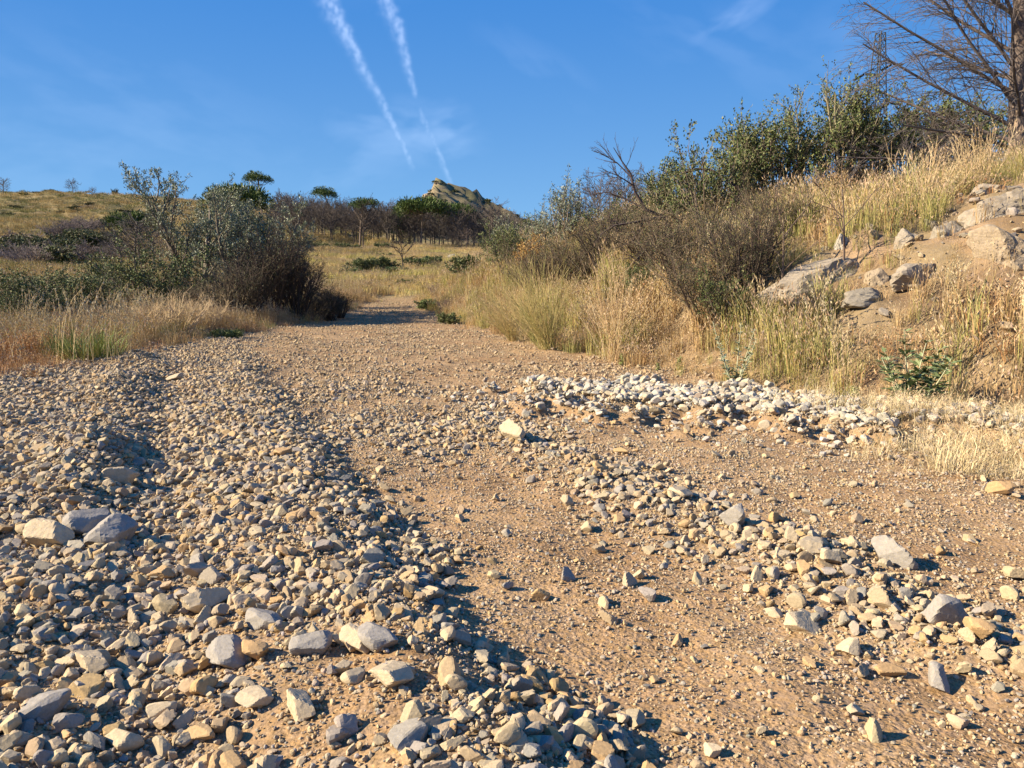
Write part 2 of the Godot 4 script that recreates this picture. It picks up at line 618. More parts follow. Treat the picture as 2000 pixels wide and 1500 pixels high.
# the stony peak that shows above the far pines
func build_far_hill() -> void:
	var b := Buf.new()
	var n := 90
	var cx := -60.0
	var cd := 640.0
	for j in n + 1:
		for i in n + 1:
			var x := lerpf(-230, 190, float(i) / n)
			var d := lerpf(-190, 190, float(j) / n)
			var crest := 87.0 - maxf(x, 0) * 0.40 - pow(maxf(x - 40, 0), 1.3) * 0.02 - maxf(-x - 8, 0) * 0.50
			crest -= 14.0 * ss(0, -10, x)
			var h := crest - absf(d) * 0.42 - d * d * 0.0004 + n1.get_noise_2d(x * 6, d * 6) * 7.0 + n2.get_noise_2d(x * 30, d * 30) * 2.0
			if d < 0 and d > -40:
				h += 2.0 * gauss(x + 1, 14.0) * gauss(d + 4, 14.0)
			b.v.append(Vector3(cx + x, h, -(cd + d)))
			var k := clampf(0.5 + n2.get_noise_2d(x * 22, d * 22) * 1.8, 0, 1)
			var col := Color(0.20, 0.185, 0.10).lerp(Color(0.33, 0.27, 0.165), k)
			col = col.lerp(Color(0.46, 0.35, 0.25), gauss(x + 3, 11.0) * gauss(d + 8, 22.0) * ss(0.2, 0.5, k))
			b.c.append(col)
			b.n.append(Vector3.UP)
	var w := n + 1
	for j in n:
		for i in n:
			var q := j * w + i
			b.idx.append(q); b.idx.append(q + w); b.idx.append(q + 1)
			b.idx.append(q + 1); b.idx.append(q + w); b.idx.append(q + w + 1)
	for j in w:
		for i in w:
			var p0 := b.v[j * w + maxi(i - 1, 0)]
			var p1 := b.v[j * w + mini(i + 1, n)]
			var r0 := b.v[maxi(j - 1, 0) * w + i]
			var r1 := b.v[mini(j + 1, n) * w + i]
			b.n[j * w + i] = (p1 - p0).cross(r1 - r0).normalized()
	var o := MeshInstance3D.new()
	o.name = "hill"
	o.mesh = b.mesh(mats.ground)
	add_child(o)
	tag(o, "distant scrubby hill with a rocky summit above the pines", "hill", "", "structure")
	# scrub on its flank
	var bush := blob_bush(0.5, 70, [Color(0.055, 0.075, 0.03), Color(0.09, 0.10, 0.045), Color(0.13, 0.12, 0.07)], 0.35)
	var xf := []
	var cols := []
	for k in 1500:
		var i := rng.randi() % n
		var j := rng.randi() % n
		var p := b.v[j * w + i]
		var p1 := b.v[(j + 1) * w + i + 1]
		p = p.lerp(p1, rng.randf())
		if n1.get_noise_2d(p.x * 8, p.z * 8) < -0.12:
			continue
		xf.append(Transform3D(Basis(Vector3.UP, rr(0, TAU)).scaled_local(Vector3(rr(2.5, 6), rr(1.6, 3.4), rr(2.5, 6))), p))
		cols.append(tint(Color(1, 1, 1), 0.25))
	var s := stuff("scrub", "dark green scrub dotted over the distant rocky hill", "scrub")
	scatter(s, "bush", bush, xf, cols)
	# summit crags
	var lev := ico(2)
	for k in [[-4, -6, 10, 5.0, "pale crag at the left edge of the distant summit"], [24, -6, 8, 1.8, "small crag on the ridge right of the distant summit"]]:
		var sb := Buf.new()
		stone_into(sb, lev, stone_points(lev[0], 14, 0.7, 1.0, 0.25, Vector3(1, 1, 1)), false, Transform3D.IDENTITY, Color(0.44, 0.35, 0.26))
		var px: float = k[0]
		var pd: float = k[1]
		var i := int((px + 230) / 420.0 * n)
		var j := int((pd + 190) / 380.0 * n)
		var base := b.v[j * w + i]
		var r := MeshInstance3D.new()
		r.name = numbered("crag")
		r.mesh = sb.mesh(mats.rock)
		add_child(r)
		r.position = base - Vector3(0, 4.2, 0)
		r.scale = Vector3(k[2], k[3] * 2, k[2])
		tag(r, k[4], "rock", "crags on the distant summit")

# a ragged ball of leaf-sized faces, for scrub too far off to show its branches
func blob_bush(radius: float, count: int, cols: Array, size: float) -> ArrayMesh:
	var b := Buf.new()
	for k in count:
		var p := rv() * radius * pow(rng.randf(), 0.4)
		p.y = absf(p.y)
		var dir := (p.normalized() + rv() * 0.8).normalized()
		var side := dir.cross(rv()).normalized()
		b.leaf(p, dir, side, size * rr(0.6, 1.2), size * rr(0.4, 0.8), tint(pick(cols), 0.2))
	return b.mesh(mats.leaf)

# ---------------------------------------------------------------- rocks in the bank
var rock_spots := []

func build_bank_rocks() -> void:
	var lev := ico(3)
	# x, d, width, height, depth, turn, tilt, label
	for r in [
		[4.61, 12, 1.25, 0.55, 0.8, 0.25, 0.34, "long grey slab of rock jutting from the bank under the bare bush"],
		[5.27, 12.5, 0.36, 0.34, 0.34, 0.9, 0.1, "small white boulder perched on the long grey slab"],
		[7.57, 11.7, 1.5, 1.0, 1.1, 0.3, 0.3, "largest pale rock outcrop high on the bank at the right edge"],
		[6.53, 11.7, 1.1, 0.75, 0.8, 1.2, 0.15, "broad grey-beige rock on the bank beside the red soil hollow"],
		[5.98, 11.7, 0.36, 0.42, 0.34, 0.4, 0.2, "upright stubby rock beside the dark soil hollow in the bank"],
		[5.24, 11.2, 0.34, 0.36, 0.3, 2.0, 0.1, "square beige stone set in the bank below the white boulder"],
		[5.73, 10.9, 0.8, 0.35, 0.5, 0.6, 0.2, "flat grey stone half buried low on the bank"],
		[7.82, 12.8, 1.2, 0.55, 0.7, 0.1, 0.25, "layered rock ledge near the top of the bank under dry branches"],
		[6.69, 10.6, 0.9, 0.6, 0.6, 2.2, 0.2, "crumbly tan rock on the lower bank at the right edge"],
		[4.90, 10.8, 0.7, 0.22, 0.4, 0.1, 0.1, "thin flat stone showing through grass low on the bank"],
	]:
		var b := Buf.new()
		var col: Color = pick([Color(0.42, 0.36, 0.28), Color(0.38, 0.33, 0.26), Color(0.44, 0.35, 0.25)])
		if r[2] < 0.4 and r[3] < 0.36:
			col = Color(0.56, 0.51, 0.43)
		stone_into(b, lev, stone_points(lev[0], 12, 0.40, 0.90, 0.16, Vector3.ONE), false, Transform3D.IDENTITY, col)
		var o := MeshInstance3D.new()
		o.name = numbered("rock")
		o.mesh = b.mesh(mats.rock)
		add_child(o)
		r[2] *= 1.1; r[3] *= 1.1; r[4] *= 1.1
		rock_spots.append(Vector3(r[0], r[1], r[2]))
		o.position = at(r[0], r[1], r[3] * 0.12)
		o.rotation = Vector3(0.25, r[5], r[6])
		o.scale = Vector3(r[2], r[3], r[4])
		tag(o, r[7], "rock", "rocks in the bank")
	for r in [[-4.86, 84, 1.5, "white rock showing at the right edge of the far meadow"], [-6.50, 86, 1.2, "grey rock beside the white one in the far meadow"], [-7.62, 84, 0.9, "leftmost small grey rock in the far meadow"]]:
		var b := Buf.new()
		stone_into(b, lev, stone_points(lev[0], 12, 0.40, 0.90, 0.16, Vector3.ONE), false, Transform3D.IDENTITY, Color(0.52, 0.49, 0.44))
		var o := MeshInstance3D.new()
		o.name = numbered("rock")
		o.mesh = b.mesh(mats.rock)
		add_child(o)
		o.position = at(r[0], r[1])
		o.scale = Vector3(r[2] * 1.1, r[2] * 0.55, r[2]) * 0.8
		tag(o, r[3], "rock", "rocks in the far meadow")

# ---------------------------------------------------------------- stones one can pick out
func s_gravel(x: float, d: float) -> float:   # 0 bare dirt .. 1 loose stone
	var s := x + 0.42 * d + n1.get_noise_2d(x * 45, d * 45) * 0.22 + n2.get_noise_2d(x * 70, d * 70) * 0.3
	var g := ss(1.45, 1.0, s)
	var bare := ss(0.10, 0.42, n1.get_noise_2d(x * 60 + 33, d * 60)) * (1.0 - ss(3.0, 4.6, d))
	g *= 1.0 - bare * 0.85
	g = maxf(g, 0.85 * gauss(s - 3.0, 0.45) * (1.0 - ss(7.5, 10, d)))
	g = maxf(g, 0.85 * ss(5.2, 7.5, d) * (1.0 - ss(10, 18, d)) * clampf(0.75 + 1.5 * n2.get_noise_2d(x * 30, d * 30), 0.2, 1) * ss(4.2, 3.0, s))
	g = maxf(g, 0.42 * ss(8, 12, d) * clampf(0.6 + 1.2 * n2.get_noise_2d(x * 25, d * 25), 0.2, 1))
	g = maxf(g, pile(x, d))
	return g

func build_stones() -> void:
	var lev := ico(3)
	var shapes := []
	for k in 18:
		var shape := Vector3(1, rr(0.5, 0.85), rr(0.6, 0.95))
		shapes.append(stone_points(lev[0], 9 + k % 6, 0.42, 0.86, 0.05, shape))
	var meshes := []   # shape x colour
	for k in 36:
		var b := Buf.new()
		stone_into(b, lev, shapes[k % 18], false, Transform3D.IDENTITY, tint(STONE[k % 8] if k % 9 != 4 else STONE[6], 0.06))
		meshes.append(b.mesh(mats.stone))
	var grey := []
	var tan := []
	var pale := []
	for k in 6:
		for w in 3:
			var b := Buf.new()
			stone_into(b, lev, shapes[(k * 3 + w) % 18], false, Transform3D.IDENTITY, [Color(0.37, 0.34, 0.30), Color(0.54, 0.36, 0.185), Color(0.60, 0.49, 0.33)][w])
			[grey, tan, pale][w].append(b.mesh(mats.stone))
	var put := []
	# x, d, size, colour, label
	for r in [
		[-0.01, 6.77, 0.284, pale, "pale angular stone standing alone in the middle of the track"],
		[1.94, 3.78, 0.196, grey, "grey angular stone casting a long shadow on the right"],
		[1.10, 4.84, 0.166, pale, "grey blocky stone at the upper end of the centre stone ridge"],
		[1.75, 2.98, 0.177, grey, "largest pale grey flat stone near the right edge"],
		[1.80, 2.84, 0.140, tan, "tan flat slab beside the pale grey stone near the right edge"],
		[1.19, 3.04, 0.153, pale, "cream oblong stone half sunk in the bare dirt"],
		[1.31, 2.83, 0.099, pale, "small cream wedge stone on bare dirt below the oblong one"],
		[1.38, 2.66, 0.084, tan, "rounded tan stone half sunk in the dirt near lower right"],
		[1.52, 3.78, 0.131, pale, "cream angular stone in the centre of the stone ridge"],
		[1.57, 3.66, 0.121, pale, "cream stone just right of the ridge's angular stone"],
		[1.39, 3.52, 0.122, tan, "ochre stone in front of the stone ridge with a dark hollow"],
		[1.25, 4.23, 0.204, grey, "rough grey stone cluster's largest block on the centre ridge"],
		[1.52, 2.60, 0.110, grey, "grey slanted stone at the lower right"],
		[3.25, 5.02, 0.164, tan, "tan boulder at the foot of the straw clump"],
		[-2.13, 3.94, 0.258, grey, "large grey stone at the edge of the dark hollow in the gravel"],
		[-2.41, 3.90, 0.269, pale, "large pale leaning stone left of the dark hollow in the gravel"],
		[-2.33, 4.10, 0.212, grey, "long grey stone behind the dark hollow in the gravel"],
		[-1.30, 3.11, 0.174, pale, "long pale slab lying in the left gravel"],
		[-0.99, 2.88, 0.161, grey, "pointed grey stone standing up in the left gravel"],
		[-1.00, 2.58, 0.137, grey, "grey-brown block lying next to an ochre stone"],
		[-0.91, 2.58, 0.137, tan, "ochre angular stone beside the grey-brown block"],
		[-0.71, 2.58, 0.127, grey, "smooth blue-grey stone left of the two leaning blocks"],
		[-0.54, 2.58, 0.146, pale, "pitted beige block leaning on the grey block"],
		[-0.45, 2.55, 0.153, grey, "grey block with a sunlit top edge"],
		[-0.39, 2.28, 0.138, pale, "round cream stone near the bottom of the gravel"],
		[-0.80, 2.27, 0.105, pale, "blocky cream stone with a broken face near the bottom edge"],
		[-1.11, 2.30, 0.095, pale, "cream wedge stone on bare dirt near the bottom edge"],
		[-1.44, 2.20, 0.141, grey, "long smooth grey stone in the bottom left corner"],
		[-1.50, 2.60, 0.128, pale, "flat cream stone on a tan dirt patch at the left"],
		[-1.55, 2.33, 0.091, pale, "square tan stone above the long smooth grey stone"],
		[-1.74, 5.77, 0.133, tan, "dark brown stone behind the left gravel ridge"],
		[-2.65, 5.11, 0.209, pale, "cream stone pair on the left gravel, upper one"],
		[1.13, 2.39, 0.057, pale, "small white stone on bare dirt near the bottom right"],
		[0.60, 2.14, 0.055, pale, "small white pebble at the bottom edge of the dirt rut"],
		[0.26, 3.56, 0.074, grey, "single grey stone on the bare dirt rut"],
		[-4.72, 10.76, 0.216, pale, "pale stone by the grass edge at the left of the track"],
		[-0.02, 3.45, 0.053, grey, "small grey stone beside the gravel ridge edge"],
		[-0.65, 2.21, 0.110, pale, "pale pair stone at the bottom edge of the gravel"],
	]:
		put.append([r[0], r[1], r[2], pick(r[3]), r[4], ""])
	var tries := 0
	while put.size() < 318 and tries < 6000:
		tries += 1
		var d := 1.75 + 4.6 * pow(rng.randf(), 1.5)
		var x := rr(-0.72 * d - 0.2, 0.72 * d + 0.2)
		var g := s_gravel(x, d)
		if rng.randf() > g * g + 0.03:
			continue
		var size := rr(0.052, 0.098) * (1.3 if rng.randf() < 0.15 else 1.0) + d * 0.004
		var ok := true
		for o in put:
			if absf(o[0] - x) < 0.3 and Vector2(o[0] - x, o[1] - d).length() < (o[2] + size) * 0.42:
				ok = false
				break
		if not ok:
			continue
		var s := x + 0.42 * d
		var lab := "cobble lying loose in the thick gravel on the left of the track"
		var grp := "cobbles in the thick left gravel"
		if s > 1.5:
			lab = "cobble in the line of stones between the two bare ruts"
			grp = "cobbles between the ruts"
		elif d > 4.2:
			lab = "cobble in the gravel farther up the left of the track"
			grp = "cobbles farther up the left gravel"
		var m := rng.randi() % 36
		var hue: String = ["cream", "beige", "beige", "cream", "light grey", "dark grey", "ochre", "brownish"][m % 8 if m % 9 != 4 else 6]
		put.append([x, d, size, meshes[m], hue + " " + lab, hue + " " + grp])
	for r in put:
		var single: bool = r[5] == ""
		var o := MeshInstance3D.new()
		o.name = numbered("stone")
		o.mesh = r[3]
		add_child(o)
		var k: float = r[2] * 0.98
		var p := at(r[0], r[1])
		o.position = p + Vector3(0, k * (rr(0.2, 0.3) if single else rr(0.10, 0.26)), 0)
		var lean := 0.22 if single else 0.42
		o.rotation = Vector3(rr(-lean, lean), rr(0, TAU), rr(-lean, lean))
		o.scale = Vector3(k, k * 1.05, k) * 1.1 if single else Vector3(k, k, k)
		tag(o, r[4], "stone", r[5] if r[5] else "stones on the track")

# ---------------------------------------------------------------- the uncounted gravel
func build_gravel() -> void:
	var lv2 := ico(2)
	var lv1 := ico(1)
	var lv0 := ico(0)
	var mid := []
	for k in 10:
		var b := Buf.new()
		stone_into(b, lv2, stone_points(lv2[0], 8 + k % 5, 0.42, 0.85, 0.05, Vector3(1, rr(0.5, 0.9), rr(0.6, 1))), false, Transform3D.IDENTITY, Color.WHITE)
		mid.append(b.mesh(mats.stone))
	var small := []
	for k in 10:
		var b := Buf.new()
		stone_into(b, lv1, stone_points(lv1[0], 9, 0.45, 0.9, 0.06, Vector3(1, rr(0.5, 0.9), rr(0.6, 1))), false, Transform3D.IDENTITY, Color.WHITE)
		small.append(b.mesh(mats.stone))
	var grit := []   # little patches of grit and pea gravel, each 20 cm across
	for k in 5:
		var b := Buf.new()
		for i in 46:
			var a := rr(0, TAU)
			var r := 0.13 * sqrt(rng.randf())
			var sz := rr(0.004, 0.010) if i % 6 else rr(0.010, 0.017)
			var xf := Transform3D(Basis.from_euler(Vector3(rr(0, 6), rr(0, 6), rr(0, 6))).scaled_local(Vector3.ONE * sz), Vector3(cos(a) * r, sz * 0.2, sin(a) * r))
			var lv := lv0 if sz < 0.009 else lv1
			stone_into(b, lv, stone_points(lv[0], 7, 0.6, 1.0, 0.05, Vector3(1, 0.75, 0.85)), false, xf, tint(pick([Color(0.56, 0.42, 0.26), Color(0.60, 0.48, 0.33), Color(0.50, 0.36, 0.21), Color(0.47, 0.42, 0.35)]), 0.1))
		grit.append(b.mesh(mats.stone))
	var xm := []; var cm := []
	var xs := []; var cs := []
	var xg := []; var cg := []
	for k in 10:
		xm.append([]); cm.append([]); xs.append([]); cs.append([])
	for k in 5:
		xg.append([]); cg.append([])
	var d := 1.2
	var total := 0
	while d < 42:
		var step := 0.2 if d < 12 else 0.4
		var lim := 0.72 * d + 1.0
		var x := maxf(-lim, left_edge(d) - 1.2)
		while x < lim:
			var cx := x + step * 0.5
			var cd := d + step * 0.5
			var q := toe(cx, cd)
			if q > 1.6:
				x += step
				continue
			var inside := ss(-1.0, 0.3, cx - left_edge(cd)) * ss(1.2, 0.1, q) * (1.0 - ss(36, 42, cd))
			var g := s_gravel(cx, cd)
			var pl := pile(cx, cd)
			var area := step * step
			var far := ss(6, 14, cd)
			# stones of 2.5 to 6 cm
			var nmid := (20.0 + 560.0 * pow(g, 1.4)) * (1.0 - far * 0.55) * inside * area
			if pl > 0.1:
				nmid = 420.0 * pl * area
			for i in count_of(nmid):
				var px := x + rng.randf() * step
				var pd := d + rng.randf() * step
				var big := lerpf(0.024, 0.088, pow(rng.randf(), 2.0)) * (1.0 - 0.1 * far)
				if pl > 0.1:
					big = lerpf(0.035, 0.125, pow(rng.randf(), 2.0))
				var k := rng.randi() % 10
				xm[k].append(lie(px, pd, big, 0.22 if pl < 0.1 else 0.3))
				cm[k].append(tint(pick(PALE if pl > 0.3 else STONE).lerp(Color(0.53, 0.40, 0.245), far * 0.55 * (1.0 - pl)), 0.12))
				total += 1
			for i in count_of(110.0 * stray(cx, cd) * (1.0 - pl) * area):
				var k := rng.randi() % 10
				xm[k].append(lie(x + rng.randf() * step, d + rng.randf() * step, lerpf(0.03, 0.10, pow(rng.randf(), 2.2)), 0.24))
				cm[k].append(tint(pick(PALE), 0.12))
			# 1 to 2.5 cm
			var nsm := (170.0 + 1700.0 * g) * (1.0 - far * 0.75) * inside * area
			for i in count_of(nsm):
				var px := x + rng.randf() * step
				var pd := d + rng.randf() * step
				var k := rng.randi() % 10
				xs[k].append(lie(px, pd, lerpf(0.009, 0.026, pow(rng.randf(), 1.5)) * (1.0 + far * 0.6), 0.2))
				cs[k].append(tint(pick(STONE).lerp(Color(0.53, 0.40, 0.245), 0.2 + far * 0.5), 0.14))
				total += 1
			if cd < 9:
				for i in count_of(48.0 * inside * area * (1.0 - ss(5, 9, cd) * 0.6)):
					var k := rng.randi() % 5
					xg[k].append(on_slope(x + rng.randf() * step, d + rng.randf() * step, rr(0, TAU), rr(0.7, 1.35) * (1 + 0.5 * ss(4, 9, cd))))
					cg[k].append(tint(Color.WHITE, 0.12))
			x += step
		d += step
	# rubble in the bare part of the bank
	for i in 1500:
		var px := rr(3.6, 10.5)
		var pd := rr(8.0, 14.0)
		var q := toe(px, pd)
		if q > 0.5 and q < 5.5 and rng.randf() < 0.25 + bank_bare(px, pd, q):
			var k := rng.randi() % 10
			xm[k].append(lie(px, pd, lerpf(0.03, 0.22, pow(rng.randf(), 3.5)), 0.2))
			cm[k].append(tint(pick([Color(0.44, 0.35, 0.23), Color(0.40, 0.31, 0.20), Color(0.36, 0.31, 0.25)]), 0.12))
	print("gravel ", total)
	var o := stuff("gravel", "loose crushed limestone gravel strewn over the dirt track", "gravel")
	for k in 10:
		scatter(o, "pebbles", mid[k], xm[k], cm[k])
		scatter(o, "pebbles", small[k], xs[k], cs[k])
	for k in 5:
		scatter(o, "grit", grit[k], xg[k], cg[k])

func count_of(f: float) -> int:
	return int(f) + (1 if rng.randf() < f - int(f) else 0)

func lie(x: float, d: float, size: float, lift: float) -> Transform3D:
	var b := Basis.from_euler(Vector3(rr(-0.6, 0.6), rr(0, TAU), rr(-0.6, 0.6))).scaled_local(Vector3.ONE * size)
	return Transform3D(b, at(x, d, -size * rr(lift * 0.4, lift * 1.6)))

func bank_bare(x: float, d: float, q: float) -> float:   # where soil and rock show through the grass of the bank
	var k := ss(0.9, 1.7, q) * ss(5.2, 4.0, q) * ss(4.4, 5.4, x)
	return clampf(k * 0.5 * (0.55 + 1.3 * n1.get_noise_2d(x * 55 + 11, d * 55)), 0, 1)

# ---------------------------------------------------------------- grass
# p: blades, height, width, spread (base radius), lean, bend, heads (share of blades with a seed head), head length, head width
func clump(n: int, h: float, w: float, spread: float, lean: float, bend: float, heads: float, hl: float, hw: float, cols: Array, head_cols: Array) -> ArrayMesh:
	var b := Buf.new()
	for i in n:
		var a := rr(0, TAU)
		var r := spread * sqrt(rng.randf())
		var p := Vector3(cos(a) * r, -0.02, sin(a) * r)
		var dir := (Vector3.UP + Vector3(cos(a), 0, sin(a)) * lean * rng.randf() + rv() * lean * 0.5).normalized()
		var len := h * rr(0.55, 1.1)
		var bv := Vector3(rr(-1, 1), rr(-0.9, 0.1), rr(-1, 1)) * bend
		var e := b.blade(p, dir, bv, len, w * rr(0.7, 1.3), tint(pick(cols), 0.18))
		if rng.randf() < heads:
			var hd := (dir + bv * 1.2).normalized()
			var hc := tint(pick(head_cols), 0.15)
			var sd := hd.cross(rv()).normalized()
			b.leaf(e - hd * hl * 0.2, hd, sd, hl * rr(0.7, 1.2), hw, hc)
			b.leaf(e - hd * hl * 0.2, hd, sd.cross(hd), hl * rr(0.7, 1.2), hw, hc)
	return b.mesh(mats.straw)

func oats(stems: int, h: float) -> ArrayMesh:   # wild oats: thin stems hung with pale spikelets
	var b := Buf.new()
	var pale := Color(0.528, 0.440, 0.288)
	for i in stems:
		var p := Vector3(rr(-0.2, 0.2), 0, rr(-0.2, 0.2))
		var dir := (Vector3.UP + rv() * 0.16).normalized()
		var bend := Vector3(rr(-1, 1), -0.3, rr(-1, 1)).normalized()
		var pts := []
		var len := h * rr(0.7, 1.1)
		for k in 7:
			pts.append(p)
			p += dir * len / 6.0
			dir = (dir + bend * 0.02 * k * k).normalized()
		b.tube(pts, 0.003, 0.0015, 3, tint(Color(0.60, 0.47, 0.26), 0.1))
		for k in 13:
			var t := rr(0.55, 1.0) * 5.99
			var q: Vector3 = pts[int(t)].lerp(pts[int(t) + 1], t - int(t))
			var d2 := (Vector3.DOWN + rv() * 0.7).normalized()
			var sd := d2.cross(rv()).normalized()
			b.leaf(q, d2, sd, rr(0.035, 0.055), 0.016, tint(pale, 0.14))
			b.leaf(q, d2, sd.cross(d2), rr(0.035, 0.055), 0.016, tint(pale, 0.14))
	return b.mesh(mats.straw)

const GOLD := [Color(0.424, 0.304, 0.144), Color(0.464, 0.352, 0.192), Color(0.368, 0.264, 0.124), Color(0.376, 0.232, 0.116)]
const GREENGOLD := [Color(0.352, 0.304, 0.112), Color(0.280, 0.272, 0.092), Color(0.400, 0.320, 0.144), Color(0.224, 0.232, 0.080)]
const HEADS := [Color(0.504, 0.400, 0.256), Color(0.456, 0.336, 0.200), Color(0.480, 0.360, 0.248)]
const RUST := [Color(0.352, 0.184, 0.080), Color(0.400, 0.232, 0.104), Color(0.288, 0.144, 0.068), Color(0.448, 0.288, 0.144)]
const TUFT := [Color(0.16, 0.20, 0.06), Color(0.22, 0.26, 0.09), Color(0.12, 0.17, 0.06), Color(0.30, 0.30, 0.12)]
const STRAW := [Color(0.576, 0.480, 0.304), Color(0.528, 0.432, 0.256), Color(0.480, 0.368, 0.200)]

func build_grass() -> void:
	var gold := []
	var gg := []
	var rust := []
	var straw := []
	for k in 4:
		gold.append(clump(34, 0.46, 0.007, 0.16, 0.35, 0.5, 0.6, 0.06, 0.016, GOLD, HEADS))
		gg.append(clump(36, 0.62, 0.007, 0.15, 0.25, 0.4, 0.5, 0.07, 0.014, GREENGOLD, HEADS))
		rust.append(clump(34, 0.30, 0.007, 0.17, 0.6, 0.7, 0.65, 0.028, 0.022, RUST, [Color(0.464, 0.304, 0.176), Color(0.512, 0.376, 0.256), Color(0.400, 0.224, 0.112)]))
		straw.append(clump(30, 0.36, 0.006, 0.12, 1.3, 0.8, 0.3, 0.04, 0.012, STRAW, HEADS))
	var oat := [oats(7, 0.95), oats(6, 1.05)]
	var green := [clump(150, 0.55, 0.007, 0.16, 0.75, 0.4, 0.05, 0.05, 0.012, TUFT, HEADS), clump(90, 0.5, 0.007, 0.16, 0.8, 0.4, 0.05, 0.05, 0.012, TUFT, HEADS)]
	# verge left of the track
	var bag := {}
	var d := 6.0
	while d < 46:
		var step := 0.5
		var x := -0.74 * d - 3.0
		var stop := left_edge(d) + 0.5
		while x < stop:
			var e := left_edge(d) - x
			var edge := ss(-0.4, 0.5, e + n1.get_noise_2d(x * 200, d * 200) * 0.6)
			for i in count_of(edge * 24.0 * step * step * (1.0 - 0.4 * ss(18, 40, d))):
				var px := x + rng.randf() * step
				var pd := d + rng.randf() * step
				var redness := ss(15.5, 12.5, pd + n1.get_noise_2d(px * 50, pd * 50) * 4.0 - (px + 8.0) * 0.4)
				var shore := ss(1.0, 0.1, e) * 0.6
				var r := rng.randf()
				var sz := rr(0.7, 1.2) * lerpf(0.55, 1.0, ss(0, 1.2, e))
				if r < maxf(redness, shore * 0.7):
					add_to(bag, "r", rust, px, pd, sz * 1.15)
				elif r > 0.93 and e > 1.0:
					add_to(bag, "o", oat, px, pd, sz * 0.9)
				elif n1.get_noise_2d(px * 28 + 70, pd * 28) > 0.12 and rng.randf() < 0.7:
					add_to(bag, "gg", gg, px, pd, sz * 0.75)
				else:
					add_to(bag, "g", gold, px, pd, sz)
			x += step
		d += step
	pour(bag, stuff("dry_grass", "golden and rust-brown dry grass on the verge left of the track", "grass"))
	# bank on the right
	bag = {}
	d = 3.0
	while d < 44:
		var step := 0.5
		var x := -6.0
		var stop := 0.74 * d + 3.5
		while x < stop:
			var q := toe(x, d)
			if q > -1.3 and q < 16:
				var edge := ss(-0.9, -0.2, q + n1.get_noise_2d(x * 160, d * 160) * 0.7) * (1.0 - 0.8 * ss(0.2, 0.7, pile(x, d)))
				var bare := bank_bare(x, d, q)
				for i in count_of((edge * (1 - bare) * 34.0 + 0.3) * step * step * (1.0 - 0.4 * ss(16, 40, d))):
					var px := x + rng.randf() * step
					var pd := d + rng.randf() * step
					var r := rng.randf()
					var blocked := false
					for rk in rock_spots:
						var off := Vector2(px - rk.x, pd - rk.y)
						if absf(off.x) < rk.z * 0.55 and off.y < rk.z * 0.4 and off.y > -rk.z * 0.7 and rng.randf() < 0.75:
							blocked = true
					if blocked:
						continue
					var sz := rr(0.7, 1.25) * lerpf(0.5, 1.0, ss(-1.0, -0.1, q)) * clampf(0.85 + 1.1 * n2.get_noise_2d(px * 45, pd * 45), 0.5, 1.2) * (1.0 - 0.3 * ss(5, 8, q))
					if px > 4.4 and q < 0.8 and r < 0.6:
						add_to(bag, "s", straw, px, pd, rr(0.6, 1.0))
					elif q > -0.7 and n1.get_noise_2d(px * 26 + 20, pd * 26) > -0.12 and r < 0.68:
						add_to(bag, "gg", gg, px, pd, sz)
					elif r > 0.95:
						add_to(bag, "o", oat, px, pd, sz * 0.85)
					elif r > 0.86:
						add_to(bag, "r", rust, px, pd, sz * 1.2)
					elif r > 0.78:
						add_to(bag, "s", straw, px, pd, sz)
					else:
						add_to(bag, "g", gold, px, pd, sz * 1.1)
			x += step
		d += step
	# straw spilling onto the right side of the track
	for i in 900:
		var px := rr(2.4, 5.6)
		var pd := rr(4.9, 8.6)
		if px + pd * 0.75 > 7.4 and px + pd * 0.75 < 10.5 and rng.randf() < ss(2.6, 4.2, px):
			add_to(bag, "s", straw, px, pd, rr(0.45, 0.85))
	pour(bag, stuff("bank_grass", "tall straw-coloured and greenish grass covering the bank on the right", "grass"))
	# meadow between the track's end and the dead trees
	bag = {}
	var far_gold := []
	var far_green := []
	for k in 3:
		far_gold.append(clump(40, 0.55, 0.018, 0.42, 0.35, 0.5, 0.5, 0.10, 0.03, [Color(0.464, 0.344, 0.152), Color(0.512, 0.384, 0.192), Color(0.400, 0.296, 0.120)], HEADS))
		far_green.append(clump(40, 0.55, 0.018, 0.42, 0.3, 0.5, 0.35, 0.10, 0.03, [Color(0.416, 0.368, 0.128), Color(0.360, 0.336, 0.104), Color(0.464, 0.392, 0.152)], HEADS))
	d = 36.0
	while d < 140:
		var step := 1.0
		var x := -0.5 * d
		while x < 0.2 * d + 4:
			var inpath := ss(-8.5, -7.5, x) * ss(-3.5, -4.2, x) * (1.0 - ss(40, 47, d))
			for i in count_of(3.2 * (1 - inpath) * (1.0 - 0.55 * ss(60, 130, d))):
				var px := x + rng.randf()
				var pd := d + rng.randf()
				if n1.get_noise_2d(px * 12 + 20, pd * 12) + rr(-0.2, 0.2) > 0.05 + 0.25 * ss(75, 100, pd):
					add_to(bag, "fg", far_green, px, pd, rr(0.7, 1.1))
				else:
					add_to(bag, "f", far_gold, px, pd, rr(0.6, 1.1))
			x += step
		d += step
	pour(bag, stuff("meadow_grass", "golden dry grass of the meadow below the dead trees", "grass"))
	# slopes of the left hill
	bag = {}
	var hill_a := []
	var hill_b := []
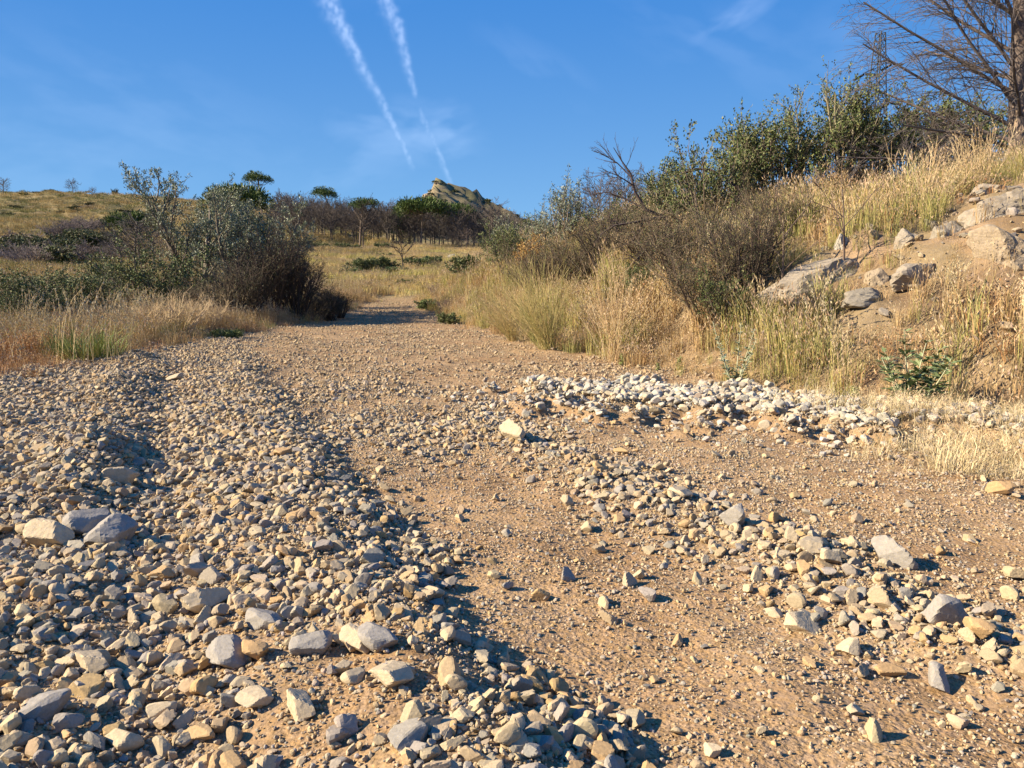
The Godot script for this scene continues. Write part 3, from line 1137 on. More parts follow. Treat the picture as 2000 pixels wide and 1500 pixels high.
	for k in 3:
		hill_a.append(clump(44, 0.6, 0.035, 0.9, 0.5, 0.5, 0.2, 0.15, 0.05, [Color(0.400, 0.296, 0.136), Color(0.352, 0.264, 0.112), Color(0.440, 0.336, 0.168)], HEADS))
		hill_b.append(clump(44, 0.6, 0.04, 0.9, 0.5, 0.5, 0.0, 0.15, 0.05, [Color(0.216, 0.208, 0.080), Color(0.160, 0.160, 0.060), Color(0.272, 0.240, 0.096)], HEADS))
	for i in 26000:
		var pd := rr(40, 265)
		var px := rr(-0.72 * pd - 6, -0.16 * pd)
		if pd < 100 and px > -0.38 * pd:
			continue
		if n1.get_noise_2d(px * 6, pd * 10) + rr(-0.25, 0.25) > 0.05:
			add_to(bag, "b", hill_b, px, pd, rr(0.6, 1.1))
		else:
			add_to(bag, "a", hill_a, px, pd, rr(0.6, 1.2))
	pour(bag, stuff("hill_grass", "dry yellow grass with olive-green patches over the left hill", "grass"))
	# single tufts one can pick out
	for t in [[-7.20, 12.9, 1.6, "green grass tuft among rust-brown grass left of the track"], [-6.97, 13.1, 1.3, "smaller green grass tuft beside the large one on the left verge"], [-7.70, 13.1, 1.2, "leftmost green grass tuft on the left verge"], [-10.64, 45, 1.3, "green tuft at the far corner of the track"]]:
		var o := thing("grass_tuft", t[3], "grass tuft", at(t[0], t[1], 0.03), rr(0, TAU), "green grass tufts")
		o.scale = Vector3(t[2] * 1.3, t[2] * 0.95, t[2] * 1.3)
		part("blades", green[0], o)
	for t in [[3.34, 5.75, 1.15, "pale straw clump spreading over the stones at the right edge"], [3.91, 6.4, 1.0, "pale straw clump behind the largest one at the right edge"], [3.84, 7.3, 0.8, "low straw clump beside the green thistle"]]:
		var o := thing("straw_clump", t[3], "grass clump", at(t[0], t[1], 0.02), rr(0, TAU), "straw clumps by the stone heap")
		o.scale = Vector3.ONE * t[2]
		part("blades", clump(190, 0.42, 0.0042, 0.16, 1.1, 0.8, 0.25, 0.04, 0.012, STRAW, HEADS), o)
	for t in [[-6.59, 12.2, 1.4, "tall wild oat standing out pale against the left bushes"], [-7.27, 12.4, 1.25, "drooping wild oat left of the tallest one"], [-7.73, 12, 0.95, "wild oat at the left edge of the photograph"], [-6.42, 12.6, 1.2, "wild oat cluster right of the tallest one"]]:
		var o := thing("wild_oat", t[3], "wild oat", at(t[0], t[1], 0.02), rr(0, TAU), "wild oats on the left verge")
		o.scale = Vector3.ONE * t[2]
		part("stems", oat[0], o)

func add_to(bag: Dictionary, key: String, kinds: Array, x: float, d: float, size: float) -> void:
	var k := rng.randi() % kinds.size()
	var id := key + str(k)
	if not bag.has(id):
		bag[id] = [kinds[k], [], []]
	bag[id][1].append(stand(x, d, rr(0, TAU), Vector3(size, size * rr(0.8, 1.2), size), 0.01))
	bag[id][2].append(tint(Color.WHITE, 0.14))

func pour(bag: Dictionary, o: Node3D) -> void:
	for id in bag:
		scatter(o, "tufts", bag[id][0], bag[id][1], bag[id][2])

# ---------------------------------------------------------------- woody plants
# P holds one value for each branching level:
# segs, sides, kids, ratio (child length), ang (child angle), from (where children start), wander, lift, thin (child radius)
func limb(b: Buf, p: Vector3, dir: Vector3, length: float, r: float, lvl: int, P: Dictionary, tips: Array) -> void:
	var segs: int = P.segs[lvl]
	var pts := [p]
	var dirs := [dir]
	for i in segs:
		dir = (dir + rv() * P.wander[lvl] + Vector3.UP * P.lift[lvl]).normalized()
		p += dir * length / segs
		pts.append(p)
		dirs.append(dir)
	var last: bool = lvl == P.segs.size() - 1
	b.tube(pts, r, maxf(r * (0.35 if not last else 0.4), P.rmin * 0.5), P.sides[lvl], tint(P.bark, 0.12))
	if last:
		tips.append(pts)
		return
	var kids: int = P.kids[lvl]
	for k in kids:
		var t := lerpf(P.from[lvl], 0.98, (k + rng.randf()) / kids)
		var f := t * segs
		var i := mini(int(f), segs - 1)
		var q: Vector3 = pts[i].lerp(pts[i + 1], f - i)
		var ax: Vector3 = dirs[i + 1]
		var side := ax.cross(rv()).normalized()
		var cd := ax.rotated(side, P.ang[lvl] * rr(0.7, 1.3))
		limb(b, q, cd, length * P.ratio[lvl] * rr(0.65, 1.2) * (1.0 - 0.45 * t), maxf(r * P.thin[lvl] * (1.0 - 0.5 * t), P.rmin), lvl + 1, P, tips)
	if lvl > 0:
		tips.append(pts)

func leaves(b: Buf, tips: Array, per: int, length: float, width: float, cols: Array, lift: float, jitter: float) -> void:
	for pts in tips:
		var m: int = pts.size() - 1
		for k in per:
			var t := pow(rng.randf(), 0.7) * m * 0.999
			var q: Vector3 = pts[int(t)].lerp(pts[int(t) + 1], t - int(t))
			var ax: Vector3 = (pts[int(t) + 1] - pts[int(t)]).normalized()
			var dir := (ax * 0.6 + rv() + Vector3.UP * lift).normalized()
			b.leaf(q + rv() * jitter * rng.randf(), dir, dir.cross(rv()).normalized(), length * rr(0.6, 1.25), width * rr(0.7, 1.2), tint(pick(cols), 0.2))

const OAK := [Color(0.075, 0.105, 0.035), Color(0.10, 0.13, 0.045), Color(0.055, 0.08, 0.03), Color(0.14, 0.16, 0.06), Color(0.19, 0.19, 0.08)]
const OLIVE := [Color(0.162, 0.187, 0.128), Color(0.238, 0.264, 0.196), Color(0.102, 0.128, 0.068), Color(0.323, 0.340, 0.264), Color(0.128, 0.153, 0.076)]
const PINE := [Color(0.048, 0.080, 0.020), Color(0.072, 0.112, 0.028), Color(0.036, 0.060, 0.016), Color(0.104, 0.136, 0.040)]
const MASTIC := [Color(0.06, 0.085, 0.03), Color(0.085, 0.11, 0.04), Color(0.11, 0.13, 0.05), Color(0.05, 0.065, 0.03)]
const DEADBARK := Color(0.15, 0.125, 0.11)
const GREYBARK := Color(0.20, 0.175, 0.16)

# a bush of many stems. s: height, width, stems, leaf count per twig, leaf size, colours
func bush(called: String, h: float, wide: float, stems: int, per: int, ll: float, lw: float, cols: Array, bark: Color, twig_r := 0.004, kids := [5, 5], foliage := "foliage") -> Node3D:
	var o := Node3D.new()
	o.name = called
	var b := Buf.new()
	var tips := []
	var P := {"segs": [5, 4, 3], "sides": [4, 3, 3], "kids": kids, "ratio": [0.55, 0.55], "ang": [0.7, 0.75], "from": [0.3, 0.2], "wander": [0.16, 0.22, 0.3], "lift": [0.06, 0.04, 0.02], "thin": [0.5, 0.5], "rmin": twig_r, "bark": bark}
	for k in stems:
		var a := TAU * (k + rng.randf()) / stems
		var out := pow(rng.randf(), 0.6)
		var dir := (Vector3.UP * h + Vector3(cos(a), 0, sin(a)) * wide * out).normalized()
		var len := sqrt(h * h * (1.0 - 0.45 * out * out) + wide * wide * out * out) * rr(0.6, 0.95)
		limb(b, Vector3(cos(a), 0, sin(a)) * wide * 0.12 * rng.randf() - Vector3(0, 0.05, 0), dir, len, h * 0.010 + 0.006, 0, P, tips)
	part("branches", b.mesh(mats.bark), o)
	if per > 0:
		var f := Buf.new()
		leaves(f, tips, per, ll, lw, cols, 0.15, ll * 1.2)
		part(foliage, f.mesh(mats.leaf), o)
	return o

func put(proto: Node3D, label: String, category: String, x: float, d: float, turn: float, size: Vector3, group := "", sink := 0.05) -> Node3D:
	var o: Node3D = proto.duplicate()
	o.name = numbered(str(proto.name))
	add_child(o)
	o.position = at(x, d, sink)
	o.rotation.y = turn
	o.scale = size
	tag(o, label, category, group)
	return o

func dead_tree(called: String, h: float, spread: float, limbs: int, rmin: float, kids: Array, bark: Color, crownfrom := 0.25) -> Node3D:
	var o := Node3D.new()
	o.name = called
	var b := Buf.new()
	var pts := []
	var p := Vector3(0, -0.2, 0)
	var dir := Vector3.UP
	for k in 9:
		pts.append(p)
		p += dir * h / 8.0
		dir = (dir + rv() * 0.05 + Vector3.UP * 0.06).normalized()
	b.tube(pts, h * 0.019, h * 0.005, 7, bark)
	part("trunk", b.mesh(mats.bark), o)
	var c := Buf.new()
	var tips := []
	var P := {"segs": [5, 4, 3], "sides": [4, 3, 3], "kids": kids, "ratio": [0.5, 0.5], "ang": [0.65, 0.6], "from": [0.2, 0.1], "wander": [0.10, 0.18, 0.25], "lift": [0.05, 0.03, 0.0], "thin": [0.45, 0.5], "rmin": rmin, "bark": bark}
	for k in limbs:
		var t := lerpf(crownfrom, 0.97, (k + rng.randf()) / limbs)
		var q: Vector3 = pts[int(t * 8)].lerp(pts[mini(int(t * 8) + 1, 8)], t * 8 - int(t * 8))
		var a := k * 2.4 + rr(-0.4, 0.4)
		var dd := (Vector3(cos(a), 0.35 + t * 0.7, sin(a))).normalized()
		limb(c, q, dd, spread * rr(0.7, 1.15) * (1.1 - 0.65 * absf(t - 0.45)), h * 0.007, 0, P, tips)
	part("crown", c.mesh(mats.bark), o)
	return o

# umbrella pine: bare leaning limbs under flat tufts of needles
func pine(called: String, h: float, crown_w: float, crown_h: float, lobes: int, dead_limbs: int) -> Node3D:
	var o := Node3D.new()
	o.name = called
	var b := Buf.new()
	var pts := []
	var p := Vector3(0, -0.2, 0)
	var dir := Vector3.UP
	for k in 9:
		pts.append(p)
		p += dir * h * 0.86 / 8.0
		dir = (dir + rv() * 0.06 + Vector3.UP * 0.05).normalized()
	b.tube(pts, h * 0.022, h * 0.011, 7, Color(0.17, 0.13, 0.105))
	var f := Buf.new()
	for k in lobes:
		var a := k * 2.4
		var r := crown_w * 0.5 * sqrt((k + 0.5) / lobes)
		var c := Vector3(cos(a) * r, h - crown_h * 0.55 - 0.28 * crown_h * pow(r / (crown_w * 0.5), 2) + rr(-0.12, 0.12) * crown_h, sin(a) * r) + Vector3(pts[8].x, 0, pts[8].z)
		var q: Vector3 = pts[5 + k % 4]
		b.tube([q, q.lerp(c, 0.5) - Vector3(0, crown_h * 0.12, 0), c], h * 0.007, h * 0.003, 4, Color(0.17, 0.13, 0.105))
		var lr := crown_w * rr(0.13, 0.2)
		for i in 230:
			var v := rv() * pow(rng.randf(), 0.45)
			var pos := c + Vector3(v.x * lr, v.y * lr * 0.62 + lr * 0.1, v.z * lr)
			var dd := (v + Vector3.UP * 0.7 + rv() * 0.5).normalized()
			f.leaf(pos, dd, dd.cross(rv()).normalized(), lr * rr(0.25, 0.45), lr * rr(0.07, 0.13), tint(pick(PINE), 0.22))
	var tips := []
	var P := {"segs": [4, 3], "sides": [3, 3], "kids": [7], "ratio": [0.5], "ang": [0.7], "from": [0.2], "wander": [0.12, 0.2], "lift": [0.03, 0.0], "thin": [0.5], "rmin": 0.02, "bark": DEADBARK}
	for k in dead_limbs:
		var t := rr(0.45, 0.8)
		var a := rr(0, TAU)
		limb(b, pts[int(t * 8)], Vector3(cos(a), 0.4, sin(a)).normalized(), crown_w * 0.4, h * 0.006, 0, P, tips)
	part("trunk", b.mesh(mats.bark), o)
	part("crown", f.mesh(mats.leaf), o)
	return o

func olive_tree(called: String, h: float, wide: float, stems: int, per: int, ll: float) -> Node3D:
	var o := Node3D.new()
	o.name = called
	var b := Buf.new()
	var tips := []
	var P := {"segs": [6, 5, 4, 3], "sides": [6, 4, 3, 3], "kids": [7, 6, 4], "ratio": [0.6, 0.6, 0.6], "ang": [0.65, 0.7, 0.6], "from": [0.28, 0.2, 0.15], "wander": [0.16, 0.2, 0.22, 0.25], "lift": [0.04, 0.07, 0.08, 0.08], "thin": [0.5, 0.5, 0.5], "rmin": 0.005, "bark": Color(0.15, 0.125, 0.10)}
	for k in stems:
		var a := TAU * (k + 0.6 * rng.randf()) / stems
		var dir := Vector3(cos(a) * wide / h * rr(0.25, 0.7), 1, sin(a) * wide / h * rr(0.25, 0.7)).normalized()
		limb(b, Vector3(cos(a), -0.3, sin(a)) * 0.15, dir, h * rr(0.62, 0.8), h * 0.022, 0, P, tips)
	part("trunk", b.mesh(mats.bark), o)
	var f := Buf.new()
	leaves(f, tips, per, ll, ll * 0.3, OLIVE, 0.35, ll)
	part("crown", f.mesh(mats.leaf), o)
	return o

# stiff dry broom: hundreds of thin rods fanning from the root
func broom(called: String, h: float, lean: Vector3, rods: int, cols: Array, seeds: bool) -> Node3D:
	var o := Node3D.new()
	o.name = called
	var b := Buf.new()
	var f := Buf.new()
	for k in rods:
		var a := rr(0, TAU)
		var dir := (Vector3.UP + Vector3(cos(a), 0, sin(a)) * rr(0.0, 0.85) + lean).normalized()
		var len := h * rr(0.55, 1.05)
		var pts := []
		var p := Vector3(rr(-0.14, 0.14), -0.03, rr(-0.14, 0.14))
		for i in 5:
			pts.append(p)
			p += dir * len / 4.0
			dir = (dir + rv() * 0.07).normalized()
		var col := tint(pick(cols), 0.15)
		b.tube(pts, 0.005, 0.0025, 3, col)
		for j in 4:
			var t := rr(1.2, 3.9)
			var q: Vector3 = pts[int(t)].lerp(pts[int(t) + 1], t - int(t))
			var d2 := (dir + rv() * 0.55).normalized()
			var l2 := len * rr(0.12, 0.3)
			b.tube([q, q + d2 * l2], 0.003, 0.0015, 3, col)
			if seeds:
				for i in 5:
					var s := q + d2 * l2 * rr(0.3, 1.0)
					var sd := (d2 + rv()).normalized()
					f.leaf(s, sd, sd.cross(rv()).normalized(), rr(0.02, 0.035), 0.012, tint(pick(HEADS), 0.15))
	part("stems", b.mesh(mats.straw), o)
	if seeds:
		part("seed_heads", f.mesh(mats.straw), o).set_meta("kind", "stuff")
	return o

func rosette(called: String, h: float, cols: Array, stalks: int, lw: float) -> Node3D:   # thistle or mullein
	var o := Node3D.new()
	o.name = called
	var b := Buf.new()
	var f := Buf.new()
	for k in stalks:
		var a := TAU * k / stalks + rr(-0.3, 0.3)
		var dir := (Vector3.UP + Vector3(cos(a), 0, sin(a)) * (rr(0.4, 1.0) if stalks > 2 else 0.15)).normalized()
		var pts := []
		var p := Vector3.ZERO
		var len := h * rr(0.75, 1.1)
		for i in 6:
			pts.append(p)
			p += dir * len / 5.0
			dir = (dir + Vector3.UP * 0.08 + rv() * 0.06).normalized()
		b.tube(pts, 0.011, 0.004, 4, Color(0.42, 0.42, 0.28))
		for i in 60:
			var t := rr(0.2, 4.95)
			var q: Vector3 = pts[int(t)].lerp(pts[int(t) + 1], t - int(t))
			var w := rr(0, TAU)
			var d2 := Vector3(cos(w), rr(-0.1, 0.7), sin(w)).normalized()
			var l2 := lw * (1.15 - t * 0.14) * rr(0.7, 1.2)
			f.leaf(q, d2, d2.cross(Vector3.UP + rv() * 0.4).normalized(), l2, l2 * 0.34, tint(pick(cols), 0.16))
			for m in 2:   # side lobes
				var d3 := (d2 + d2.cross(Vector3.UP) * (0.9 if m else -0.9)).normalized()
				f.leaf(q + d2 * l2 * 0.4, d3, d3.cross(Vector3.UP + rv() * 0.4).normalized(), l2 * 0.5, l2 * 0.24, tint(pick(cols), 0.16))
	part("stalks", b.mesh(mats.leaf), o)
	part("leaves", f.mesh(mats.leaf), o)
	return o

func build_plants() -> void:
	var one := Vector3.ONE
	print("plants")
	# ---- belt of dead trees behind the meadow
	var dead := [dead_tree("dead_tree", 6.2, 2.5, 30, 0.016, [7, 6], Color(0.108, 0.095, 0.090)), dead_tree("dead_tree", 5.9, 2.9, 30, 0.016, [7, 6], Color(0.083, 0.070, 0.064), 0.35), dead_tree("dead_tree", 5.6, 2.6, 28, 0.016, [7, 6], Color(0.104, 0.087, 0.078), 0.3), dead_tree("dead_tree", 5.0, 3.0, 32, 0.016, [7, 7], Color(0.119, 0.099, 0.087), 0.12)]
	var grp := "leafless trees in the belt above the meadow"
	var lab := "grey leafless tree standing in the dense belt above the meadow"
	for k in 104:
		var bearing := -0.3025 + k * 0.00273 + rr(-0.004, 0.004)
		var d := 126.0 + fposmod(k * 37.0, 40.0) + rr(-3, 3) + (6 if bearing > -0.093 else 0)
		put(dead[k % 3], lab, "tree", bearing * d, d, rr(0, TAU), one * rr(0.85, 1.12), grp)
	for t in [[-3.20, 128, 1.25, "broad brown leafless tree at the right end of the tree belt"], [-5.72, 134, 1.1, "rounded leafless tree left of the broad brown one"], [-1.34, 136, 1.1, "leafless tree half hidden behind the silver olive bush"], [-7.98, 124, 1.15, "dark leafless tree under the leaning green pine"], [0.93, 142, 1.0, "pale leafless tree right of the belt's end"]]:
		put(dead[3], t[3], "tree", t[0], t[1], rr(0, TAU), one * t[2], "leafless trees at the belt's right end")
	for t in [[-29.94, 62, 0.88, "greyish leafless tree with dense twigs left of the olive trees"], [-27.59, 60, 0.75, "second leafless tree touching the olive's left side"], [-32.04, 64, 0.72, "leftmost leafless tree before the hill"]]:
		put(dead[0], t[3], "tree", t[0], t[1], rr(0, TAU), Vector3(t[2] * 1.2, t[2] * 0.75, t[2] * 1.2), "leafless trees behind the left olives")
	for t in [[4.99, 46, 0.66, "leafless purple-grey tree behind the silver olive on the right"], [6.78, 48, 0.7, "leafless tree behind the dark fallen branch"], [8.76, 46, 0.72, "leafless tree below the small flat pine on the right"], [4.44, 52, 0.6, "small leafless tree left of the purple-grey one"], [8.38, 50, 0.7, "leafless tree between the dark branch and the small flat pine"]]:
		put(dead[3], t[3], "tree", t[0], t[1], rr(0, TAU), one * t[2] * 1.0, "leafless trees behind the right bushes")
	put(dead[0], "tiny bare tree leaning on the crest of the left hill", "tree", -145.17, 225, 1.0, Vector3(0.9, 0.72, 0.9))
	put(dead[3], "round bare bush on the crest of the left hill", "bush", -129.26, 232, 0.3, Vector3(0.8, 0.6, 0.8))
	put(dead[3], "tiny bare bush near the hill crest right of the round one", "bush", -125.59, 236, 1.3, Vector3(0.5, 0.4, 0.5))
	# ---- pines
	var p1 := pine("umbrella_pine", 8.6, 4.4, 2.0, 16, 7)
	var p2 := pine("umbrella_pine", 9.2, 8.2, 3.6, 26, 8)
	put(p1, "flat-topped green pine standing above the middle of the tree belt", "pine tree", -24.11, 124, 0.4, Vector3(1, 1.0, 1), "green pines in the tree belt")
	put(p2, "largest round-crowned pine right of the flat-topped one", "pine tree", -14.65, 126, 1.2, Vector3(1, 0.95, 1), "green pines in the tree belt")
	put(p1, "bluish pine rising above the left end of the tree belt", "pine tree", -52.47, 165, 2.2, Vector3(1.2, 1.42, 1.2), "green pines in the tree belt")
	put(p1, "small pine top behind the belt left of the flat-topped pine", "pine tree", -37.00, 160, 3.0, Vector3(1.1, 1.25, 1.1), "green pines in the tree belt")
	put(p2, "leaning bright green pine beneath the rocky summit", "pine tree", -9.42, 134, 4.0, Vector3(0.75, 0.84, 0.75), "green pines in the tree belt")
	put(p2, "dark pine behind the largest pine's left side", "pine tree", -19.78, 140, 5.0, Vector3(0.6, 0.86, 0.6), "green pines in the tree belt")
	put(p2, "green pine crown above the leafless tree left of the olives", "pine tree", -32.52, 68, 0.9, Vector3(0.52, 0.58, 0.52), "green pines in the tree belt")
	put(p2, "green pine behind the right side of the olive trees", "pine tree", -33.58, 95, 1.9, Vector3(0.85, 0.92, 0.85), "green pines in the tree belt")
	put(p1, "small flat pine on the skyline right of the dark fallen branch", "pine tree", 12.65, 70, 2.0, Vector3(0.62, 0.66, 0.62), "green pines on the right skyline")
	# slim ragged conifer
	put(bush("slim_conifer", 9.4, 1.0, 3, 5, 0.5, 0.16, PINE, DEADBARK, 0.03), "slim ragged conifer poking above the belt left of the largest pine", "tree", -20.85, 138, 0.0, one)
	# ---- meadow
	put(dead_tree("bare_tree", 2.6, 1.2, 9, 0.022, [4, 3], Color(0.05, 0.04, 0.036), 0.35), "small black bare tree alone in the middle of the meadow", "tree", -9.24, 66, 0.5, Vector3(1.5, 1.15, 1.5))
	put(dead_tree("bare_tree", 2.4, 1.4, 12, 0.012, [4, 4], Color(0.13, 0.10, 0.09), 0.3), "small round bare tree at the meadow's right end", "tree", -6.24, 108, 0.5, Vector3(1.1, 1.1, 1.1))
	var low := [bush("low_bush", 0.8, 0.9, 20, 12, 0.10, 0.05, [Color(0.09, 0.115, 0.045), Color(0.12, 0.14, 0.055), Color(0.16, 0.165, 0.075)], DEADBARK, 0.006, [4, 4]), bush("low_bush", 0.7, 1.1, 20, 12, 0.10, 0.05, [Color(0.10, 0.13, 0.045), Color(0.14, 0.17, 0.06), Color(0.08, 0.10, 0.04)], DEADBARK, 0.006, [4, 4])]
	for t in [[-12.02, 62, 1.5, 0, "dark green bush left of the black bare tree"], [-10.72, 64, 1.6, 0, "green bush directly left of the black bare tree's foot"], [-9.22, 61, 1.2, 1, "low green bush at the black bare tree's foot"], [-8.28, 70, 1.5, 1, "green bush right of the black bare tree"], [-7.33, 72, 1.3, 0, "rightmost green bush behind the black bare tree"], [-11.81, 58, 1.1, 1, "leftmost green bush in the meadow"], [-14.81, 92, 1.3, 1, "small light green bush high in the meadow"], [-1.83, 34, 1.25, 0, "dark green bush on the meadow edge beside the right thicket"], [-3.58, 33, 0.75, 1, "low green bush at the right edge of the far track"], [-6.73, 50, 0.7, 1, "faint green bush in the lower meadow"], [-2.87, 46, 0.9, 1, "pale green bush at the thicket's left foot"], [-2.01, 24.5, 0.55, 0, "small grey-green bush beside the right bend of the track"], [-6.81, 18.5, 0.45, 1, "small bright green bush in the left golden grass"]]:
		put(low[t[3]], t[4], "bush", t[0], t[1], rr(0, TAU), Vector3(t[2], t[2] * 0.85, t[2]), "green bushes in the meadow")
	for k in 9:
		var bearing := -0.2926 + k * 0.0146 + rr(-0.005, 0.005)
		put(low[0], "low dark bush along the foot of the tree belt", "bush", bearing * 116, 116.0 + rr(-4, 4), rr(0, TAU), Vector3(1.8, 1.0, 1.8), "low bushes along the foot of the tree belt")
	var twig := [bush("twiggy_bush", 0.9, 0.7, 22, 0, 0, 0, [], Color(0.20, 0.15, 0.125), 0.003, [6, 5]), bush("twiggy_bush", 1.0, 0.8, 24, 2, 0.04, 0.02, [Color(0.20, 0.17, 0.09), Color(0.12, 0.13, 0.06)], Color(0.24, 0.18, 0.13), 0.003, [6, 5])]
	for t in [[-10.71, 42, 1.6, 0, "dark twiggy bush standing at the left edge of the meadow"], [-2.56, 30, 0.9, 0, "bare dark twigs at the meadow's near right edge"], [-3.74, 38, 1.0, 0, "bare dark twigs beyond the bend of the track"], [-9.72, 80, 1.0, 0, "grey twigs beside the green bushes in the meadow"]]:
		put(twig[t[3]], t[4], "bush", t[0], t[1], rr(0, TAU), one * t[2], "bare twigs in the meadow")
	# ---- shrubs on the left hill
	var hillbush := [bush("hill_bush", 1.6, 1.9, 20, 9, 0.19, 0.10, [Color(0.07, 0.09, 0.035), Color(0.10, 0.12, 0.05), Color(0.05, 0.065, 0.03), Color(0.14, 0.13, 0.065)], DEADBARK, 0.02, [4, 4]), bush("hill_bush", 1.5, 2.2, 20, 0, 0, 0, [], Color(0.17, 0.14, 0.135), 0.018, [6, 5])]
	for k in 34:
		var bearing := rr(-0.665, -0.512)
		var d := rr(68, 110)
		put(hillbush[0 if rng.randf() < 0.62 else 1], "dark bush on the lower slope of the left hill", "bush", bearing * d, d, rr(0, TAU), Vector3(rr(1.0, 1.9), rr(0.8, 1.2), rr(1.0, 1.9)), "bushes on the lower slope of the left hill")
	for k in 11:
		var d := 118.0 + k * 1.5
		var bearing := -0.58 + k * 0.005 + rr(-0.003, 0.003)
		put(hillbush[1], "grey leafless bush in the patch halfway up the left hill", "bush", bearing * d, d, rr(0, TAU), Vector3(1.5, 1.3, 1.5), "grey bushes halfway up the left hill")
	for k in 46:
		var bearing := rr(-0.665, -0.293)
		var d := rr(130, 240)
		put(hillbush[0 if rng.randf() < 0.8 else 1], "small scattered bush on the upper slope of the left hill", "bush", bearing * d, d, rr(0, TAU), Vector3(rr(0.6, 1.5), rr(0.3, 0.6), rr(0.6, 1.5)), "scattered bushes on the upper left hill")
	put(hillbush[0], "single round bush on the skyline of the left hill", "bush", -124.13, 246, 0.2, Vector3(0.7, 1.2, 0.7))
	# ---- left group by the track
	var ol1 := olive_tree("olive_tree", 4.6, 2.4, 4, 12, 0.095)
	var ol2 := olive_tree("olive_tree", 4.0, 3.0, 5, 10, 0.095)
	put(ol1, "tall silver-leaved olive tree left of the track", "olive tree", -11.70, 28.5, 0.3, Vector3(1.05, 1.22, 1.05), "olive trees left of the track")
	put(ol2, "spreading olive tree with dark trunks beside the track", "olive tree", -9.67, 27.5, 1.4, Vector3(1.1, 1.15, 1.1), "olive trees left of the track")
	put(ol2, "olive tree at the right end of the left thicket", "olive tree", -8.82, 29.5, 3.4, Vector3(1.0, 1.15, 1.0), "olive trees left of the track")
	put(ol1, "smaller olive behind the spreading olive tree", "olive tree", -11.98, 32, 4.6, Vector3(1.05, 1.1, 1.05), "olive trees left of the track")
	var oak := [bush("evergreen_bush", 1.9, 1.5, 16, 9, 0.055, 0.034, OAK, Color(0.16, 0.13, 0.10), 0.004, [6, 6]), bush("evergreen_bush", 1.7, 1.7, 16, 9, 0.055, 0.034, OAK, Color(0.16, 0.13, 0.10), 0.004, [6, 6]), bush("evergreen_bush", 2.2, 1.2, 14, 9, 0.055, 0.034, OAK, Color(0.18, 0.15, 0.11), 0.004, [6, 6])]
	for t in [[-11.98, 25.5, 1.4, 1.45, 0, "green bush at the left foot of the olive trees"], [-10.92, 25, 1.15, 1.05, 1, "green bush in front of the tall olive"], [-12.49, 21, 1.25, 0.95, 1, "wide dark green bush at the left behind the wild oats"], [-12.81, 20, 1.1, 0.85, 0, "green bush at the left edge of the photograph"], [-12.29, 22, 0.95, 0.85, 0, "green bush right of the wide dark one"], [-11.86, 19, 0.7, 0.55, 1, "low light green bush in front of the left edge bush"], [-16.71, 32, 0.8, 1.0, 2, "dark upright bush between the left bushes and the olives"], [-17.54, 34, 0.9, 0.9, 0, "dark bush behind the upright one"]]:
		put(oak[t[4]], t[5], "bush", t[0], t[1], rr(0, TAU), Vector3(t[2], t[3], t[2]), "green bushes left of the track")
	var tangle := [bush("thorny_bush", 1.9, 1.5, 34, 2, 0.035, 0.02, [Color(0.060, 0.072, 0.030), Color(0.085, 0.077, 0.043)], Color(0.081, 0.063, 0.051), 0.004, [7, 6]), bush("thorny_bush", 1.5, 1.5, 30, 2, 0.035, 0.02, [Color(0.076, 0.090, 0.038), Color(0.119, 0.108, 0.051)], Color(0.145, 0.113, 0.081), 0.004, [7, 6])]
	for t in [[-7.87, 25.5, 1.4, 1.6, 0, "dense black thorny bush under the olive's right side"], [-7.26, 26, 1.2, 1.3, 0, "dark thorny bush right of the densest one"], [-8.29, 24.5, 1.2, 1.15, 0, "dark low thorny bush under the spreading olive"], [-8.83, 24, 1.1, 1.0, 1, "brown thorny bush in front of the spreading olive's trunk"], [-6.92, 27, 1.0, 0.85, 1, "brown low bush at the corner of the track"], [-6.50, 27.5, 0.7, 0.65, 0, "low dark bush overhanging the track's left edge"], [-6.33, 28.5, 0.5, 0.55, 0, "last dark little bush on the track's left edge"], [-9.42, 23.5, 0.8, 0.7, 1, "brown twiggy bush below the tall olive"]]:
		put(tangle[t[4]], t[5], "bush", t[0], t[1], rr(0, TAU), Vector3(t[2], t[3], t[2]), "thorny bushes left of the track")
	var straws := [Color(0.52, 0.39, 0.22), Color(0.44, 0.31, 0.17), Color(0.58, 0.46, 0.28)]
	var pale_bush := bush("dry_shrub", 1.25, 1.15, 16, 0, 0, 0, [], Color(0.46, 0.35, 0.21), 0.004, [5, 4])
	for t in [[-7.96, 18.5, 1.1, "straw-coloured leafless shrub in the golden grass before the olives"], [-8.28, 18, 0.9, "pale leafless shrub left of the straw-coloured one"], [-7.88, 20, 0.85, "pale leafless shrub below the dark thorny bushes"]]:
		put(pale_bush, t[3], "bush", t[0], t[1], rr(0, TAU), Vector3(t[2], t[2] * 0.85, t[2]), "pale leafless shrubs in the left grass")
	# ---- right thicket
	var sil := bush("silver_bush", 2.0, 1.2, 14, 8, 0.075, 0.024, OLIVE, Color(0.17, 0.14, 0.11), 0.005, [6, 5])
	for t in [[1.72, 25, 1.05, 1.25, "silver-leaved olive bush on the right skyline"], [0.00, 29, 0.95, 1.0, "silver olive bush at the left end of the right thicket"], [1.02, 26, 0.8, 1.0, "silver bush between the two larger silver bushes"]]:
		put(sil, t[4], "bush", t[0], t[1], rr(0, TAU), Vector3(t[2], t[3], t[2]), "silver bushes of the right thicket")
	put(oak[0], "bright green bush below the silver olive at the thicket's left end", "bush", -0.18, 27, 1.0, Vector3(0.9, 1.05, 0.9), "green bushes of the right thicket")
